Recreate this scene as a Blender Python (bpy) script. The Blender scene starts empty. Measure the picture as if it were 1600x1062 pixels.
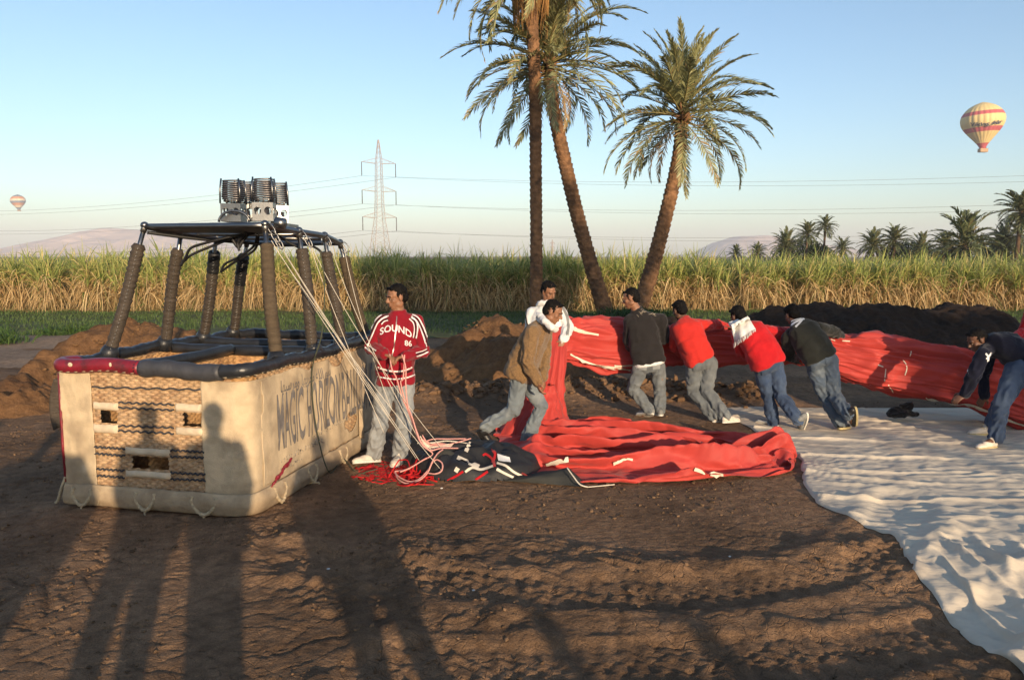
import bpy, bmesh, math, random
import numpy as np
from mathutils import Vector, Matrix
from mathutils.bvhtree import BVHTree
random.seed(7); rng = np.random.default_rng(7)
SC = bpy.context.scene
COL = SC.collection

# ------------------------------------------------------------------ camera
F_PX = 1200.0; PITCH = math.atan(131.0/1200.0); CAM_H = 2.0
cam_d = bpy.data.cameras.new('camera'); cam = bpy.data.objects.new('camera', cam_d); COL.objects.link(cam)
cam_d.sensor_width = 36.0; cam_d.lens = 36.0*F_PX/1600.0
cam_d.clip_start = 0.05; cam_d.clip_end = 12000
cam.location = (0, 0, CAM_H); cam.rotation_euler = (math.pi/2-PITCH, 0, 0)
SC.camera = cam
# ------------------------------------------------------------------ sky, sun, exposure
SUN_AZ = math.radians(20.5); SUN_EL = math.radians(10.2)
world = bpy.data.worlds.new('World'); SC.world = world; world.use_nodes = True
wn = world.node_tree.nodes; wl = world.node_tree.links
bgn = wn['Background']
sky = wn.new('ShaderNodeTexSky'); sky.sky_type = 'NISHITA'; sky.sun_disc = False
sky.sun_elevation = math.radians(10.2); sky.sun_rotation = math.pi-SUN_AZ
sky.altitude = 80; sky.air_density = .95; sky.dust_density = 1.0; sky.ozone_density = 2.1
wl.new(sky.outputs[0], bgn.inputs[0]); bgn.inputs[1].default_value = 0.14
sun_d = bpy.data.lights.new('sun', 'SUN'); sun = bpy.data.objects.new('sun', sun_d); COL.objects.link(sun)
sun_d.energy = 4.2; sun_d.angle = math.radians(0.5); sun_d.color = (1.0, 0.77, 0.52)
LDIR = Vector((-math.sin(SUN_AZ)*math.cos(SUN_EL), math.cos(SUN_AZ)*math.cos(SUN_EL), -math.sin(SUN_EL)))
sun.rotation_euler = LDIR.to_track_quat('-Z', 'Y').to_euler(); sun.location = (8, -20, 12)
SC.view_settings.view_transform = 'Standard'; SC.view_settings.look = 'None'
SC.view_settings.gamma = 1.0; SC.view_settings.use_curve_mapping = False
SC.view_settings.exposure = 0.78
SC.cycles.max_bounces = 6; SC.cycles.volume_bounces = 0
try: SC.cycles.use_denoising = True
except Exception: pass

# ------------------------------------------------------------------ helpers
def ray(x, y):
    cx = (x-800)/F_PX; cy = (531-y)/F_PX
    return Vector((cx, math.cos(PITCH)+cy*math.sin(PITCH), -math.sin(PITCH)+cy*math.cos(PITCH)))
def W(x, y, Y):                       # world point seen at pixel (x,y) of the photograph, Y metres ahead
    d = ray(x, y); t = Y/d.y
    return Vector((d.x*t, Y, CAM_H+d.z*t))
def G(x, y, z=0.0):                   # the same on level z
    d = ray(x, y); t = (z-CAM_H)/d.z
    return Vector((d.x*t, d.y*t, z))
def lerp(a, b, t): return a+(b-a)*t
def interp(x, xs, ys): return np.interp(x, xs, ys)

_perm = np.random.default_rng(3).permutation(256).astype(np.int32); _perm = np.concatenate([_perm, _perm, _perm])
_g3 = np.array([(1,1,0),(-1,1,0),(1,-1,0),(-1,-1,0),(1,0,1),(-1,0,1),(1,0,-1),(-1,0,-1),(0,1,1),(0,-1,1),(0,1,-1),(0,-1,-1),(1,1,0),(0,-1,1),(-1,1,0),(0,-1,-1)], dtype=np.float64)
def pn(x, y, z=0.0):                  # Perlin noise, about -1..1
    x, y, z = np.broadcast_arrays(np.asarray(x, float), np.asarray(y, float), np.asarray(z, float))
    xi = np.floor(x).astype(np.int64); yi = np.floor(y).astype(np.int64); zi = np.floor(z).astype(np.int64)
    xf = x-xi; yf = y-yi; zf = z-zi
    fd = lambda t: t*t*t*(t*(t*6-15)+10)
    u, v, w = fd(xf), fd(yf), fd(zf)
    xi &= 255; yi &= 255; zi &= 255
    def g(dx, dy, dz):
        h = _perm[_perm[_perm[(xi+dx) & 255]+((yi+dy) & 255)]+((zi+dz) & 255)] & 15
        gr = _g3[h]
        return gr[..., 0]*(xf-dx)+gr[..., 1]*(yf-dy)+gr[..., 2]*(zf-dz)
    L = lambda a, b, t: a+(b-a)*t
    return L(L(L(g(0,0,0), g(1,0,0), u), L(g(0,1,0), g(1,1,0), u), v),
             L(L(g(0,0,1), g(1,0,1), u), L(g(0,1,1), g(1,1,1), u), v), w)
def fbm(x, y, z=0.0, o=4):
    s = 0; a = 1.0; f = 1.0
    for k in range(o):
        s = s+a*pn(np.asarray(x)*f+17.3*k, np.asarray(y)*f-9.1*k, np.asarray(z)*f+4.7*k); a *= .5; f *= 2.03
    return s
def ridge(n): return 1-2*np.abs(n)
def sstep(a, b, x):
    t = np.clip((np.asarray(x)-a)/(b-a), 0, 1); return t*t*(3-2*t)

# ---- materials
def newmat(name):
    m = bpy.data.materials.new(name); m.use_nodes = True
    nt = m.node_tree; b = nt.nodes['Principled BSDF']
    return m, nt, b
def N(nt, t, **kw):
    n = nt.nodes.new(t)
    for k, v in kw.items():
        if k in n.inputs: n.inputs[k].default_value = v
        else: setattr(n, k, v)
    return n
def c4(c): return (c[0], c[1], c[2], 1.0)
def pmat(name, base, rough=.8, var=.25, scale=6, bump=.25, bscale=60, metallic=0.0, spec=.3, hue=None, stretch=(1,1,1), sheen=0, bdist=.01, alt=None, altscale=2, altamt=.5):
    """procedural material: base colour mottled by two noises, fine relief from a third"""
    m, nt, b = newmat(name); l = nt.links
    tc = N(nt, 'ShaderNodeTexCoord'); mp = N(nt, 'ShaderNodeMapping'); mp.inputs['Scale'].default_value = stretch
    l.new(tc.outputs['Object'], mp.inputs['Vector'])
    n1 = N(nt, 'ShaderNodeTexNoise', Scale=scale, Detail=5.0, Roughness=.6); l.new(mp.outputs[0], n1.inputs['Vector'])
    rp = N(nt, 'ShaderNodeValToRGB')
    hi = [min(1, c*(1+var)) for c in base]; lo = [c*(1-var) for c in base]
    if hue: hi = [min(1, hi[i]*hue[i]) for i in range(3)]
    rp.color_ramp.elements[0].color = c4(lo); rp.color_ramp.elements[1].color = c4(hi)
    rp.color_ramp.elements[0].position = .3; rp.color_ramp.elements[1].position = .7
    l.new(n1.outputs['Fac'], rp.inputs[0]); out = rp.outputs[0]
    if alt:
        n3 = N(nt, 'ShaderNodeTexNoise', Scale=altscale, Detail=3.0); l.new(tc.outputs['Object'], n3.inputs['Vector'])
        r3 = N(nt, 'ShaderNodeValToRGB'); r3.color_ramp.elements[0].position = .5; r3.color_ramp.elements[1].position = .68
        l.new(n3.outputs['Fac'], r3.inputs[0])
        mul = N(nt, 'ShaderNodeMath', operation='MULTIPLY'); mul.inputs[1].default_value = altamt; l.new(r3.outputs[0], mul.inputs[0])
        mx = N(nt, 'ShaderNodeMix', data_type='RGBA'); l.new(mul.outputs[0], mx.inputs['Factor']); l.new(out, mx.inputs['A']); mx.inputs['B'].default_value = c4(alt)
        out = mx.outputs['Result']
    l.new(out, b.inputs['Base Color'])
    b.inputs['Roughness'].default_value = rough; b.inputs['Metallic'].default_value = metallic
    b.inputs['Specular IOR Level'].default_value = spec
    if sheen: b.inputs['Sheen Weight'].default_value = sheen
    if bump:
        n2 = N(nt, 'ShaderNodeTexNoise', Scale=bscale, Detail=3.0); l.new(mp.outputs[0], n2.inputs['Vector'])
        bp = N(nt, 'ShaderNodeBump', Strength=bump, Distance=bdist); l.new(n2.outputs['Fac'], bp.inputs['Height'])
        l.new(bp.outputs[0], b.inputs['Normal'])
    return m
def attrmat(name, rough=.6, spec=.25, trans=0.0, attr='col', bump=0, bscale=80):
    """colour of each blade, leaf or clod comes from the mesh"""
    m, nt, b = newmat(name); l = nt.links
    a = N(nt, 'ShaderNodeAttribute', attribute_name=attr); l.new(a.outputs['Color'], b.inputs['Base Color'])
    b.inputs['Roughness'].default_value = rough; b.inputs['Specular IOR Level'].default_value = spec
    if trans:
        t = N(nt, 'ShaderNodeBsdfTranslucent'); l.new(a.outputs['Color'], t.inputs['Color'])
        mx = N(nt, 'ShaderNodeMixShader'); mx.inputs[0].default_value = trans
        l.new(b.outputs[0], mx.inputs[1]); l.new(t.outputs[0], mx.inputs[2]); l.new(mx.outputs[0], nt.nodes['Material Output'].inputs['Surface'])
    return m

# ---- objects
OFF = {}
def thing(name, label, cat, loc, group=None):
    o = bpy.data.objects.new(name, None); COL.objects.link(o); o.location = loc; o.empty_display_size = .1
    o['label'] = label; o['category'] = cat
    if group: o['group'] = group
    OFF[o.name] = np.array(loc, float)
    return o
def tag(o, label, cat, group=None):
    o['label'] = label; o['category'] = cat
    if group: o['group'] = group
    return o
def mesh_from(verts, faces, name='m', smooth=True, cols=None, mats=None, fmat=None):
    me = bpy.data.meshes.new(name)
    V = np.asarray(verts, dtype=np.float32).reshape(-1, 3)
    if isinstance(faces, np.ndarray):
        k = faces.shape[1]; nf = faces.shape[0]
        me.vertices.add(len(V)); me.vertices.foreach_set('co', V.ravel())
        me.loops.add(nf*k); me.loops.foreach_set('vertex_index', faces.astype(np.int32).ravel())
        me.polygons.add(nf); me.polygons.foreach_set('loop_start', np.arange(nf, dtype=np.int32)*k)
        me.polygons.foreach_set('loop_total', np.full(nf, k, dtype=np.int32))
        me.update(calc_edges=True)
    else:
        me.from_pydata([tuple(map(float, v)) for v in V], [], [tuple(f) for f in faces]); me.update()
    me.polygons.foreach_set('use_smooth', np.full(len(me.polygons), bool(smooth)))
    if cols is not None:
        at = me.color_attributes.new('col', 'FLOAT_COLOR', 'POINT')
        C = np.ones((len(V), 4), np.float32); C[:, :3] = cols; at.data.foreach_set('color', C.ravel())
    if mats:
        for m in mats: me.materials.append(m)
    if fmat is not None: me.polygons.foreach_set('material_index', np.asarray(fmat, dtype=np.int32))
    return me
def add(name, me, parent=None, loc=None):
    o = bpy.data.objects.new(name, me); COL.objects.link(o)
    if parent is not None: o.parent = parent
    OFF[o.name] = OFF[parent.name] if parent is not None else np.zeros(3)
    if loc is not None: o.location = loc
    return o
def obj(name, verts, faces, mat, parent=None, smooth=True, cols=None, fmat=None):
    """vertices in world coordinates; stored relative to the thing they belong to"""
    V = np.asarray([tuple(v) for v in verts] if not isinstance(verts, np.ndarray) else verts, float).reshape(-1, 3)
    if parent is not None: V = V-OFF[parent.name]
    me = mesh_from(V, faces, name, smooth, cols, mat if isinstance(mat, list) else [mat], fmat)
    return add(name, me, parent)
def struct(name, verts, faces, mat, **k):
    o = obj(name, verts, faces, mat, **k); o['kind'] = 'structure'; return o

class MB:
    """collects shapes into one mesh"""
    def __init__(s): s.v = []; s.f = []; s.n = 0
    def put(s, V, F):
        V = np.asarray(V, float).reshape(-1, 3)
        s.v.append(V); s.f += [tuple(i+s.n for i in f) for f in F]; s.n += len(V)
        return s
    def build(s, name, mat, parent=None, smooth=True): return obj(name, np.concatenate(s.v), s.f, mat, parent, smooth)
def box(c, sx, sy, sz, ax=(1,0,0), ay=(0,1,0), az=(0,0,1)):
    c = np.array(c); X = np.array(ax)*sx/2; Y = np.array(ay)*sy/2; Z = np.array(az)*sz/2
    V = [c+i*X+j*Y+k*Z for i in (-1,1) for j in (-1,1) for k in (-1,1)]
    return V, [(0,1,3,2),(4,6,7,5),(0,4,5,1),(2,3,7,6),(0,2,6,4),(1,5,7,3)]
def frame_of(d):
    d = Vector(d).normalized(); h = Vector((0,0,1)) if abs(d.z) < .9 else Vector((1,0,0))
    a = d.cross(h).normalized(); b = a.cross(d).normalized()
    return a, b
def tube(pts, r, n=8, cap=True, closed=False):
    """tube along points, parallel-transport frames; r a number or one per point"""
    P = [Vector(p) for p in pts]; m = len(P)
    R = [r]*m if not hasattr(r, '__len__') else list(r)
    V = []; F = []; a = None
    for i in range(m):
        if closed: t = P[(i+1) % m]-P[i-1]
        else: t = P[min(i+1, m-1)]-P[max(i-1, 0)]
        if t.length < 1e-9: t = Vector((0,0,1))
        t.normalize()
        if a is None: a, _ = frame_of(t)
        a = a-t*a.dot(t)
        if a.length < 1e-6: a, _ = frame_of(t)
        a.normalize(); b = t.cross(a)
        for k in range(n):
            th = 2*math.pi*k/n
            V.append(P[i]+(a*math.cos(th)+b*math.sin(th))*R[i])
    for i in range(m if closed else m-1):
        j = (i+1) % m
        for k in range(n):
            F.append((i*n+k, i*n+(k+1) % n, j*n+(k+1) % n, j*n+k))
    if cap and not closed:
        F.append(tuple(range(n-1, -1, -1))); F.append(tuple((m-1)*n+k for k in range(n)))
    return V, F
def crom(pts, sub=8, closed=False):
    P = [np.array(p, float) for p in pts]; m = len(P); out = []
    rngs = range(m if closed else m-1)
    for i in rngs:
        g = (lambda k: P[k % m]) if closed else (lambda k: P[min(max(k, 0), m-1)])
        p0, p1, p2, p3 = g(i-1), g(i), g(i+1), g(i+2)
        for s in range(sub):
            t = s/sub
            out.append(.5*((2*p1)+(-p0+p2)*t+(2*p0-5*p1+4*p2-p3)*t*t+(-p0+3*p1-3*p2+p3)*t**3))
    if not closed: out.append(P[-1])
    return out
def gridfaces(nu, nv, wrap_v=False):
    i, j = np.meshgrid(np.arange(nu-1), np.arange(nv if wrap_v else nv-1), indexing='ij')
    j2 = (j+1) % nv
    return np.stack([i*nv+j, (i+1)*nv+j, (i+1)*nv+j2, i*nv+j2], -1).reshape(-1, 4)
def capsule(p0, r0, p1, r1, n=14, k=4):
    """tapered capsule"""
    p0 = Vector(p0); p1 = Vector(p1); d = p1-p0
    if d.length < 1e-6: d = Vector((0,0,1e-4)); p1 = p0+d
    d.normalize(); a, b = frame_of(d); V = []; F = []
    prof = [(p0, -math.cos(i*math.pi/2/k)*r0, math.sin(i*math.pi/2/k)*r0) for i in range(1, k+1)]
    prof += [(p1, math.sin(i*math.pi/2/k)*r1, math.cos(i*math.pi/2/k)*r1) for i in range(0, k)]
    for (c, h, r) in prof:
        for q in range(n):
            th = 2*math.pi*q/n; V.append(c+d*h+(a*math.cos(th)+b*math.sin(th))*r)
    m = len(prof)
    for i in range(m-1):
        for q in range(n): F.append((i*n+q, i*n+(q+1) % n, (i+1)*n+(q+1) % n, (i+1)*n+q))
    V.append(p0-d*r0); V.append(p1+d*r1); A = m*n; B = A+1
    for q in range(n):
        F.append((A, (q+1) % n, q)); F.append((B, (m-1)*n+q, (m-1)*n+(q+1) % n))
    return V, F
def ellipsoid(c, ax, ay, az, rx, ry, rz, n=16, m=10):
    c = Vector(c); V = []; F = []
    for i in range(1, m):
        ph = math.pi*i/m
        for q in range(n):
            th = 2*math.pi*q/n
            V.append(c+ax*(rx*math.sin(ph)*math.cos(th))+ay*(ry*math.sin(ph)*math.sin(th))+az*(rz*math.cos(ph)))
    for i in range(m-2):
        for q in range(n): F.append((i*n+q, (i+1)*n+q, (i+1)*n+(q+1) % n, i*n+(q+1) % n))
    V.append(c+az*rz); V.append(c-az*rz); A = (m-1)*n; B = A+1
    for q in range(n):
        F.append((A, q, (q+1) % n)); F.append((B, (m-2)*n+(q+1) % n, (m-2)*n+q))
    return V, F
def loft(rings, n=24):
    """closed solid through elliptical rings (centre, lateral, depth, half width, half depth[, squareness])"""
    V = []; F = []
    for (c, lx, ly, rx, ry) in rings:
        for q in range(n):
            th = 2*math.pi*q/n; cx = math.cos(th); cy = math.sin(th)
            e = .8
            V.append(Vector(c)+Vector(lx)*(rx*math.copysign(abs(cx)**e, cx))+Vector(ly)*(ry*math.copysign(abs(cy)**e, cy)))
    m = len(rings)
    for i in range(m-1):
        for q in range(n): F.append((i*n+q, i*n+(q+1) % n, (i+1)*n+(q+1) % n, (i+1)*n+q))
    F.append(tuple(range(n-1, -1, -1))); F.append(tuple((m-1)*n+k for k in range(n)))
    return V, F
def remesh(mb, voxel, smooth=4, factor=.5):
    """one closed skin over overlapping solids -> vertices, faces"""
    me = bpy.data.meshes.new('tmp'); me.from_pydata([tuple(v) for v in np.concatenate(mb.v)], [], mb.f); me.update()
    bm = bmesh.new(); bm.from_mesh(me); bmesh.ops.recalc_face_normals(bm, faces=bm.faces); bm.to_mesh(me); bm.free()
    o = bpy.data.objects.new('tmp', me); COL.objects.link(o)
    md = o.modifiers.new('r', 'REMESH'); md.mode = 'VOXEL'; md.voxel_size = voxel; md.adaptivity = 0
    if smooth:
        ms = o.modifiers.new('s', 'SMOOTH'); ms.iterations = smooth; ms.factor = factor
    dg = bpy.context.evaluated_depsgraph_get(); dg.update()
    e = o.evaluated_get(dg); m2 = e.to_mesh()
    V = np.empty(len(m2.vertices)*3, np.float32); m2.vertices.foreach_get('co', V); V = V.reshape(-1, 3).astype(float)
    nl = len(m2.loops); L = np.empty(nl, np.int32); m2.loops.foreach_get('vertex_index', L)
    tot = np.empty(len(m2.polygons), np.int32); m2.polygons.foreach_get('loop_total', tot)
    if (tot == 4).all(): F = L.reshape(-1, 4)
    else:
        st = np.concatenate([[0], np.cumsum(tot)[:-1]]); F = [tuple(L[a:a+b]) for a, b in zip(st, tot)]
    e.to_mesh_clear(); bpy.data.objects.remove(o); bpy.data.meshes.remove(me)
    return V, F
def normals(V, F):
    if not isinstance(F, np.ndarray):
        F = np.array([f if len(f) == 4 else (f[0], f[1], f[2], f[2]) for f in F])
    n = np.cross(V[F[:, 2]]-V[F[:, 0]], V[F[:, 3]]-V[F[:, 1]])
    out = np.zeros_like(V)
    for k in range(4): np.add.at(out, F[:, k], n)
    return out/np.maximum(np.linalg.norm(out, axis=1, keepdims=True), 1e-12)
def bvh_of(o):
    me = o.data; off = OFF[o.name]
    return BVHTree.FromPolygons([Vector(v.co)+Vector(off) for v in me.vertices], [tuple(p.vertices) for p in me.polygons])
def hit(bvh, x, y, lift=.004):
    """where the sight line through pixel (x,y) of the photograph meets a surface"""
    d = ray(x, y).normalized(); r = bvh.ray_cast(Vector((0,0,CAM_H)), d)
    if r[0] is None: return None
    n = r[1]
    if n.dot(d) > 0: n = -n
    return r[0]+n*lift
def ribbon(bvh, pts, width, name, mat, parent, lift=.005, step=4, sub=6):
    """strip of webbing or braid lying on a surface; width in metres"""
    C = crom([(p[0], p[1], 0) for p in pts], sub)
    V = []; F = []; run = False
    for i, c in enumerate(C):
        a = C[min(i+1, len(C)-1)]-C[max(i-1, 0)]; nrm = np.array((-a[1], a[0])); ln = np.linalg.norm(nrm)
        if ln < 1e-9: continue
        nrm /= ln
        h0 = hit(bvh, c[0], c[1], lift)
        if h0 is None: run = False; continue
        w = width*F_PX/max(h0.y, .1)/2
        row = []
        for s in (-1, 0, 1):
            h = hit(bvh, c[0]+nrm[0]*w*s, c[1]+nrm[1]*w*s, lift)
            if h is None or (h-h0).length > width*2.5: h = h0
            row.append(h)
        V += row
        if run:
            k = len(V)-6
            if (V[k+1]-V[k+4]).length < .35: F += [(k, k+1, k+4, k+3), (k+1, k+2, k+5, k+4)]
        run = True
    if not F: return None
    runs = [[F[0]]]                          # keep the longest unbroken run
    for f in F[1:]:
        if set(f) & set(runs[-1][-1]) or (len(runs[-1]) > 1 and set(f) & set(runs[-1][-2])): runs[-1].append(f)
        else: runs.append([f])
    F = max(runs, key=len); used = sorted({k for f in F for k in f}); mp = {k: i for i, k in enumerate(used)}
    return obj(name, [V[k] for k in used], [tuple(mp[k] for k in f) for f in F], mat, parent)
def patch(bvh, c, nu, nv, name, mat, parent, lift=.004):
    """piece of cloth sewn on a surface between four corners given in photograph pixels"""
    V = []; F = []
    for i in range(nu+1):
        for j in range(nv+1):
            u = i/nu; v = j/nv
            p = (np.array(c[0])*(1-u)+np.array(c[1])*u)*(1-v)+(np.array(c[3])*(1-u)+np.array(c[2])*u)*v
            V.append(hit(bvh, p[0], p[1], lift))
    for i in range(nu):
        for j in range(nv):
            q = (i*(nv+1)+j, (i+1)*(nv+1)+j, (i+1)*(nv+1)+j+1, i*(nv+1)+j+1)
            if all(V[k] is not None for k in q): F.append(q)
    V = [v if v is not None else Vector((0,0,0)) for v in V]
    used = sorted({k for f in F for k in f})
    if not used: return None
    mp = {k: i for i, k in enumerate(used)}
    return obj(name, [V[k] for k in used], [tuple(mp[k] for k in f) for f in F], mat, parent)
def text2d(s, size=1.0, maxlen=.12, bold=0.0):
    """flat lettering -> 2D points (origin lower left) and faces"""
    cu = bpy.data.curves.new('t', 'FONT'); cu.body = s; cu.size = size; cu.resolution_u = 3; cu.fill_mode = 'FRONT'; cu.offset = bold
    o = bpy.data.objects.new('t', cu); COL.objects.link(o)
    dg = bpy.context.evaluated_depsgraph_get(); dg.update()
    me = bpy.data.meshes.new_from_object(o.evaluated_get(dg))
    bm = bmesh.new(); bm.from_mesh(me); bmesh.ops.triangulate(bm, faces=bm.faces)
    for _ in range(4):
        es = [e for e in bm.edges if e.calc_length() > maxlen]
        if not es: break
        bmesh.ops.subdivide_edges(bm, edges=es, cuts=1); bmesh.ops.triangulate(bm, faces=bm.faces)
    V = np.array([v.co[:2] for v in bm.verts]) if bm.verts else np.zeros((0, 2)); F = [tuple(v.index for v in f.verts) for f in bm.faces]
    bm.free(); bpy.data.objects.remove(o); bpy.data.curves.remove(cu); bpy.data.meshes.remove(me)
    if len(V): V = V-V.min(0)
    return V, F
# ================================================================== THE SETTING
M = {}
# ---- soil
def soil_mat(name, dry, wet, crack=True, wetness=.5):
    m, nt, b = newmat(name); l = nt.links
    tc = N(nt, 'ShaderNodeTexCoord')
    n1 = N(nt, 'ShaderNodeTexNoise', Scale=.55, Detail=6.0, Roughness=.62); l.new(tc.outputs['Object'], n1.inputs['Vector'])
    n2 = N(nt, 'ShaderNodeTexNoise', Scale=9.0, Detail=8.0, Roughness=.7); l.new(tc.outputs['Object'], n2.inputs['Vector'])
    n3 = N(nt, 'ShaderNodeTexNoise', Scale=120.0, Detail=4.0, Roughness=.7); l.new(tc.outputs['Object'], n3.inputs['Vector'])
    r1 = N(nt, 'ShaderNodeValToRGB'); r1.color_ramp.elements[0].position = wetness-.14; r1.color_ramp.elements[1].position = wetness+.14
    r1.color_ramp.elements[0].color = c4(wet); r1.color_ramp.elements[1].color = c4(dry)
    l.new(n1.outputs['Fac'], r1.inputs[0])
    r2 = N(nt, 'ShaderNodeValToRGB'); r2.color_ramp.elements[0].position = .3; r2.color_ramp.elements[1].position = .75
    r2.color_ramp.elements[0].color = (.55,.52,.5,1); r2.color_ramp.elements[1].color = (1.3,1.27,1.22,1)
    l.new(n2.outputs['Fac'], r2.inputs[0])
    mx = N(nt, 'ShaderNodeMix', data_type='RGBA', blend_type='MULTIPLY'); mx.inputs['Factor'].default_value = 1
    l.new(r1.outputs[0], mx.inputs['A']); l.new(r2.outputs[0], mx.inputs['B'])
    r3 = N(nt, 'ShaderNodeValToRGB'); r3.color_ramp.elements[0].position = .35; r3.color_ramp.elements[1].position = .7
    r3.color_ramp.elements[0].color = (.7,.7,.7,1); r3.color_ramp.elements[1].color = (1.25,1.25,1.25,1); l.new(n3.outputs['Fac'], r3.inputs[0])
    mx2 = N(nt, 'ShaderNodeMix', data_type='RGBA', blend_type='MULTIPLY'); mx2.inputs['Factor'].default_value = 1
    l.new(mx.outputs['Result'], mx2.inputs['A']); l.new(r3.outputs[0], mx2.inputs['B'])
    l.new(mx2.outputs['Result'], b.inputs['Base Color'])
    b.inputs['Roughness'].default_value = .92; b.inputs['Specular IOR Level'].default_value = .15
    hsum = N(nt, 'ShaderNodeMath', operation='MULTIPLY_ADD'); l.new(n2.outputs['Fac'], hsum.inputs[0]); hsum.inputs[1].default_value = 1.2
    l.new(n3.outputs['Fac'], hsum.inputs[2]); hout = hsum.outputs[0]
    if crack:
        wv = N(nt, 'ShaderNodeTexNoise', Scale=2.2, Detail=3.0); l.new(tc.outputs['Object'], wv.inputs['Vector'])
        ad = N(nt, 'ShaderNodeVectorMath', operation='MULTIPLY_ADD'); l.new(wv.outputs['Color'], ad.inputs[0]); ad.inputs[1].default_value = (.5,.5,0); l.new(tc.outputs['Object'], ad.inputs[2])
        vo = N(nt, 'ShaderNodeTexVoronoi', feature='DISTANCE_TO_EDGE', Scale=8.0); l.new(ad.outputs[0], vo.inputs['Vector'])
        mr = N(nt, 'ShaderNodeMapRange'); mr.inputs['From Max'].default_value = .028; l.new(vo.outputs['Distance'], mr.inputs['Value'])
        # cracks only in places
        nm = N(nt, 'ShaderNodeTexNoise', Scale=1.1, Detail=2.0); l.new(tc.outputs['Object'], nm.inputs['Vector'])
        mm = N(nt, 'ShaderNodeMapRange'); mm.inputs['From Min'].default_value = .42; mm.inputs['From Max'].default_value = .58; l.new(nm.outputs['Fac'], mm.inputs['Value'])
        iv = N(nt, 'ShaderNodeMath', operation='SUBTRACT'); iv.inputs[0].default_value = 1.0; l.new(mr.outputs[0], iv.inputs[1])
        mu = N(nt, 'ShaderNodeMath', operation='MULTIPLY'); l.new(iv.outputs[0], mu.inputs[0]); l.new(mm.outputs[0], mu.inputs[1])
        sb = N(nt, 'ShaderNodeMath', operation='MULTIPLY_ADD'); l.new(mu.outputs[0], sb.inputs[0]); sb.inputs[1].default_value = -1.0; l.new(hout, sb.inputs[2]); hout = sb.outputs[0]
    for sc_, wt in ((22.0, .9), (55.0, .45)):                       # crumbs
        vr = N(nt, 'ShaderNodeTexVoronoi', feature='F1', Scale=sc_); l.new(tc.outputs['Object'], vr.inputs['Vector'])
        sb = N(nt, 'ShaderNodeMath', operation='MULTIPLY_ADD'); l.new(vr.outputs['Distance'], sb.inputs[0]); sb.inputs[1].default_value = -wt; l.new(hout, sb.inputs[2]); hout = sb.outputs[0]
    bp = N(nt, 'ShaderNodeBump', Strength=.75, Distance=.015); l.new(hout, bp.inputs['Height']); l.new(bp.outputs[0], b.inputs['Normal'])
    return m
M['soil'] = soil_mat('packed_soil', (.325,.200,.116), (.115,.072,.043), True, .47)
M['mound'] = soil_mat('loose_soil', (.23,.125,.058), (.16,.085,.042), False, .5)
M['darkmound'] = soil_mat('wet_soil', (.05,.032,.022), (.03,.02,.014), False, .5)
M['sand'] = soil_mat('sandy_path', (.36,.26,.18), (.28,.2,.14), False, .5)

RUTS = [  # wheel tracks: (x, y) polylines, width, depth
    ([(-1.2,10.9),(0.6,12.0),(3.5,12.6),(8,12.4),(14,11.5)], .34, .05),
    ([(-1.4,12.6),(0.6,13.6),(3.5,14.2),(8,13.9),(14,12.9)], .34, .05),
    ([(-1.5,4.9),(.3,4.35),(1.8,4.6),(2.6,5.2),(3.2,6.1)], .30, .05),
    ([(-.6,3.5),(1.0,3.62),(2.4,3.9),(4,4.8)], .33, .06),
    ([(-1.0,9.2),(-.6,8.3),(-.1,7.9)], .3, .03),
]
def seg_dist(x, y, pl):
    d = np.full(np.shape(x), 1e9); al = np.zeros(np.shape(x)); acc = 0
    for (a, b) in zip(pl[:-1], pl[1:]):
        ax, ay = a; bx, by = b; L2 = (bx-ax)**2+(by-ay)**2; L = math.sqrt(L2)
        t = np.clip(((x-ax)*(bx-ax)+(y-ay)*(by-ay))/L2, 0, 1)
        dd = np.hypot(x-(ax+t*(bx-ax)), y-(ay+t*(by-ay)))
        al = np.where(dd < d, acc+t*L, al); d = np.minimum(d, dd); acc += L
    return d, al
RUTS = [([tuple(q[:2]) for q in crom([(p[0], p[1], 0) for p in pl], 4)], w, dp) for pl, w, dp in RUTS]
_wr = np.random.default_rng(21).uniform(0, 1, (256, 2))
def worley(x, y):
    """distance to the nearest and second nearest of scattered points: lumps and the cracks between them"""
    xi = np.floor(x).astype(np.int64); yi = np.floor(y).astype(np.int64); d1 = np.full(x.shape, 9.0); d2 = d1.copy(); idn = np.zeros(x.shape)
    for i in (-1, 0, 1):
        for j in (-1, 0, 1):
            h = _perm[(_perm[(xi+i) & 255]+yi+j) & 255]; p = _wr[h]
            d = np.hypot(xi+i+p[..., 0]-x, yi+j+p[..., 1]-y)
            n1 = d < d1; d2 = np.where(n1, d1, np.minimum(d2, d)); idn = np.where(n1, h/255., idn); d1 = np.where(n1, d, d1)
    return d1, d2, idn
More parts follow.
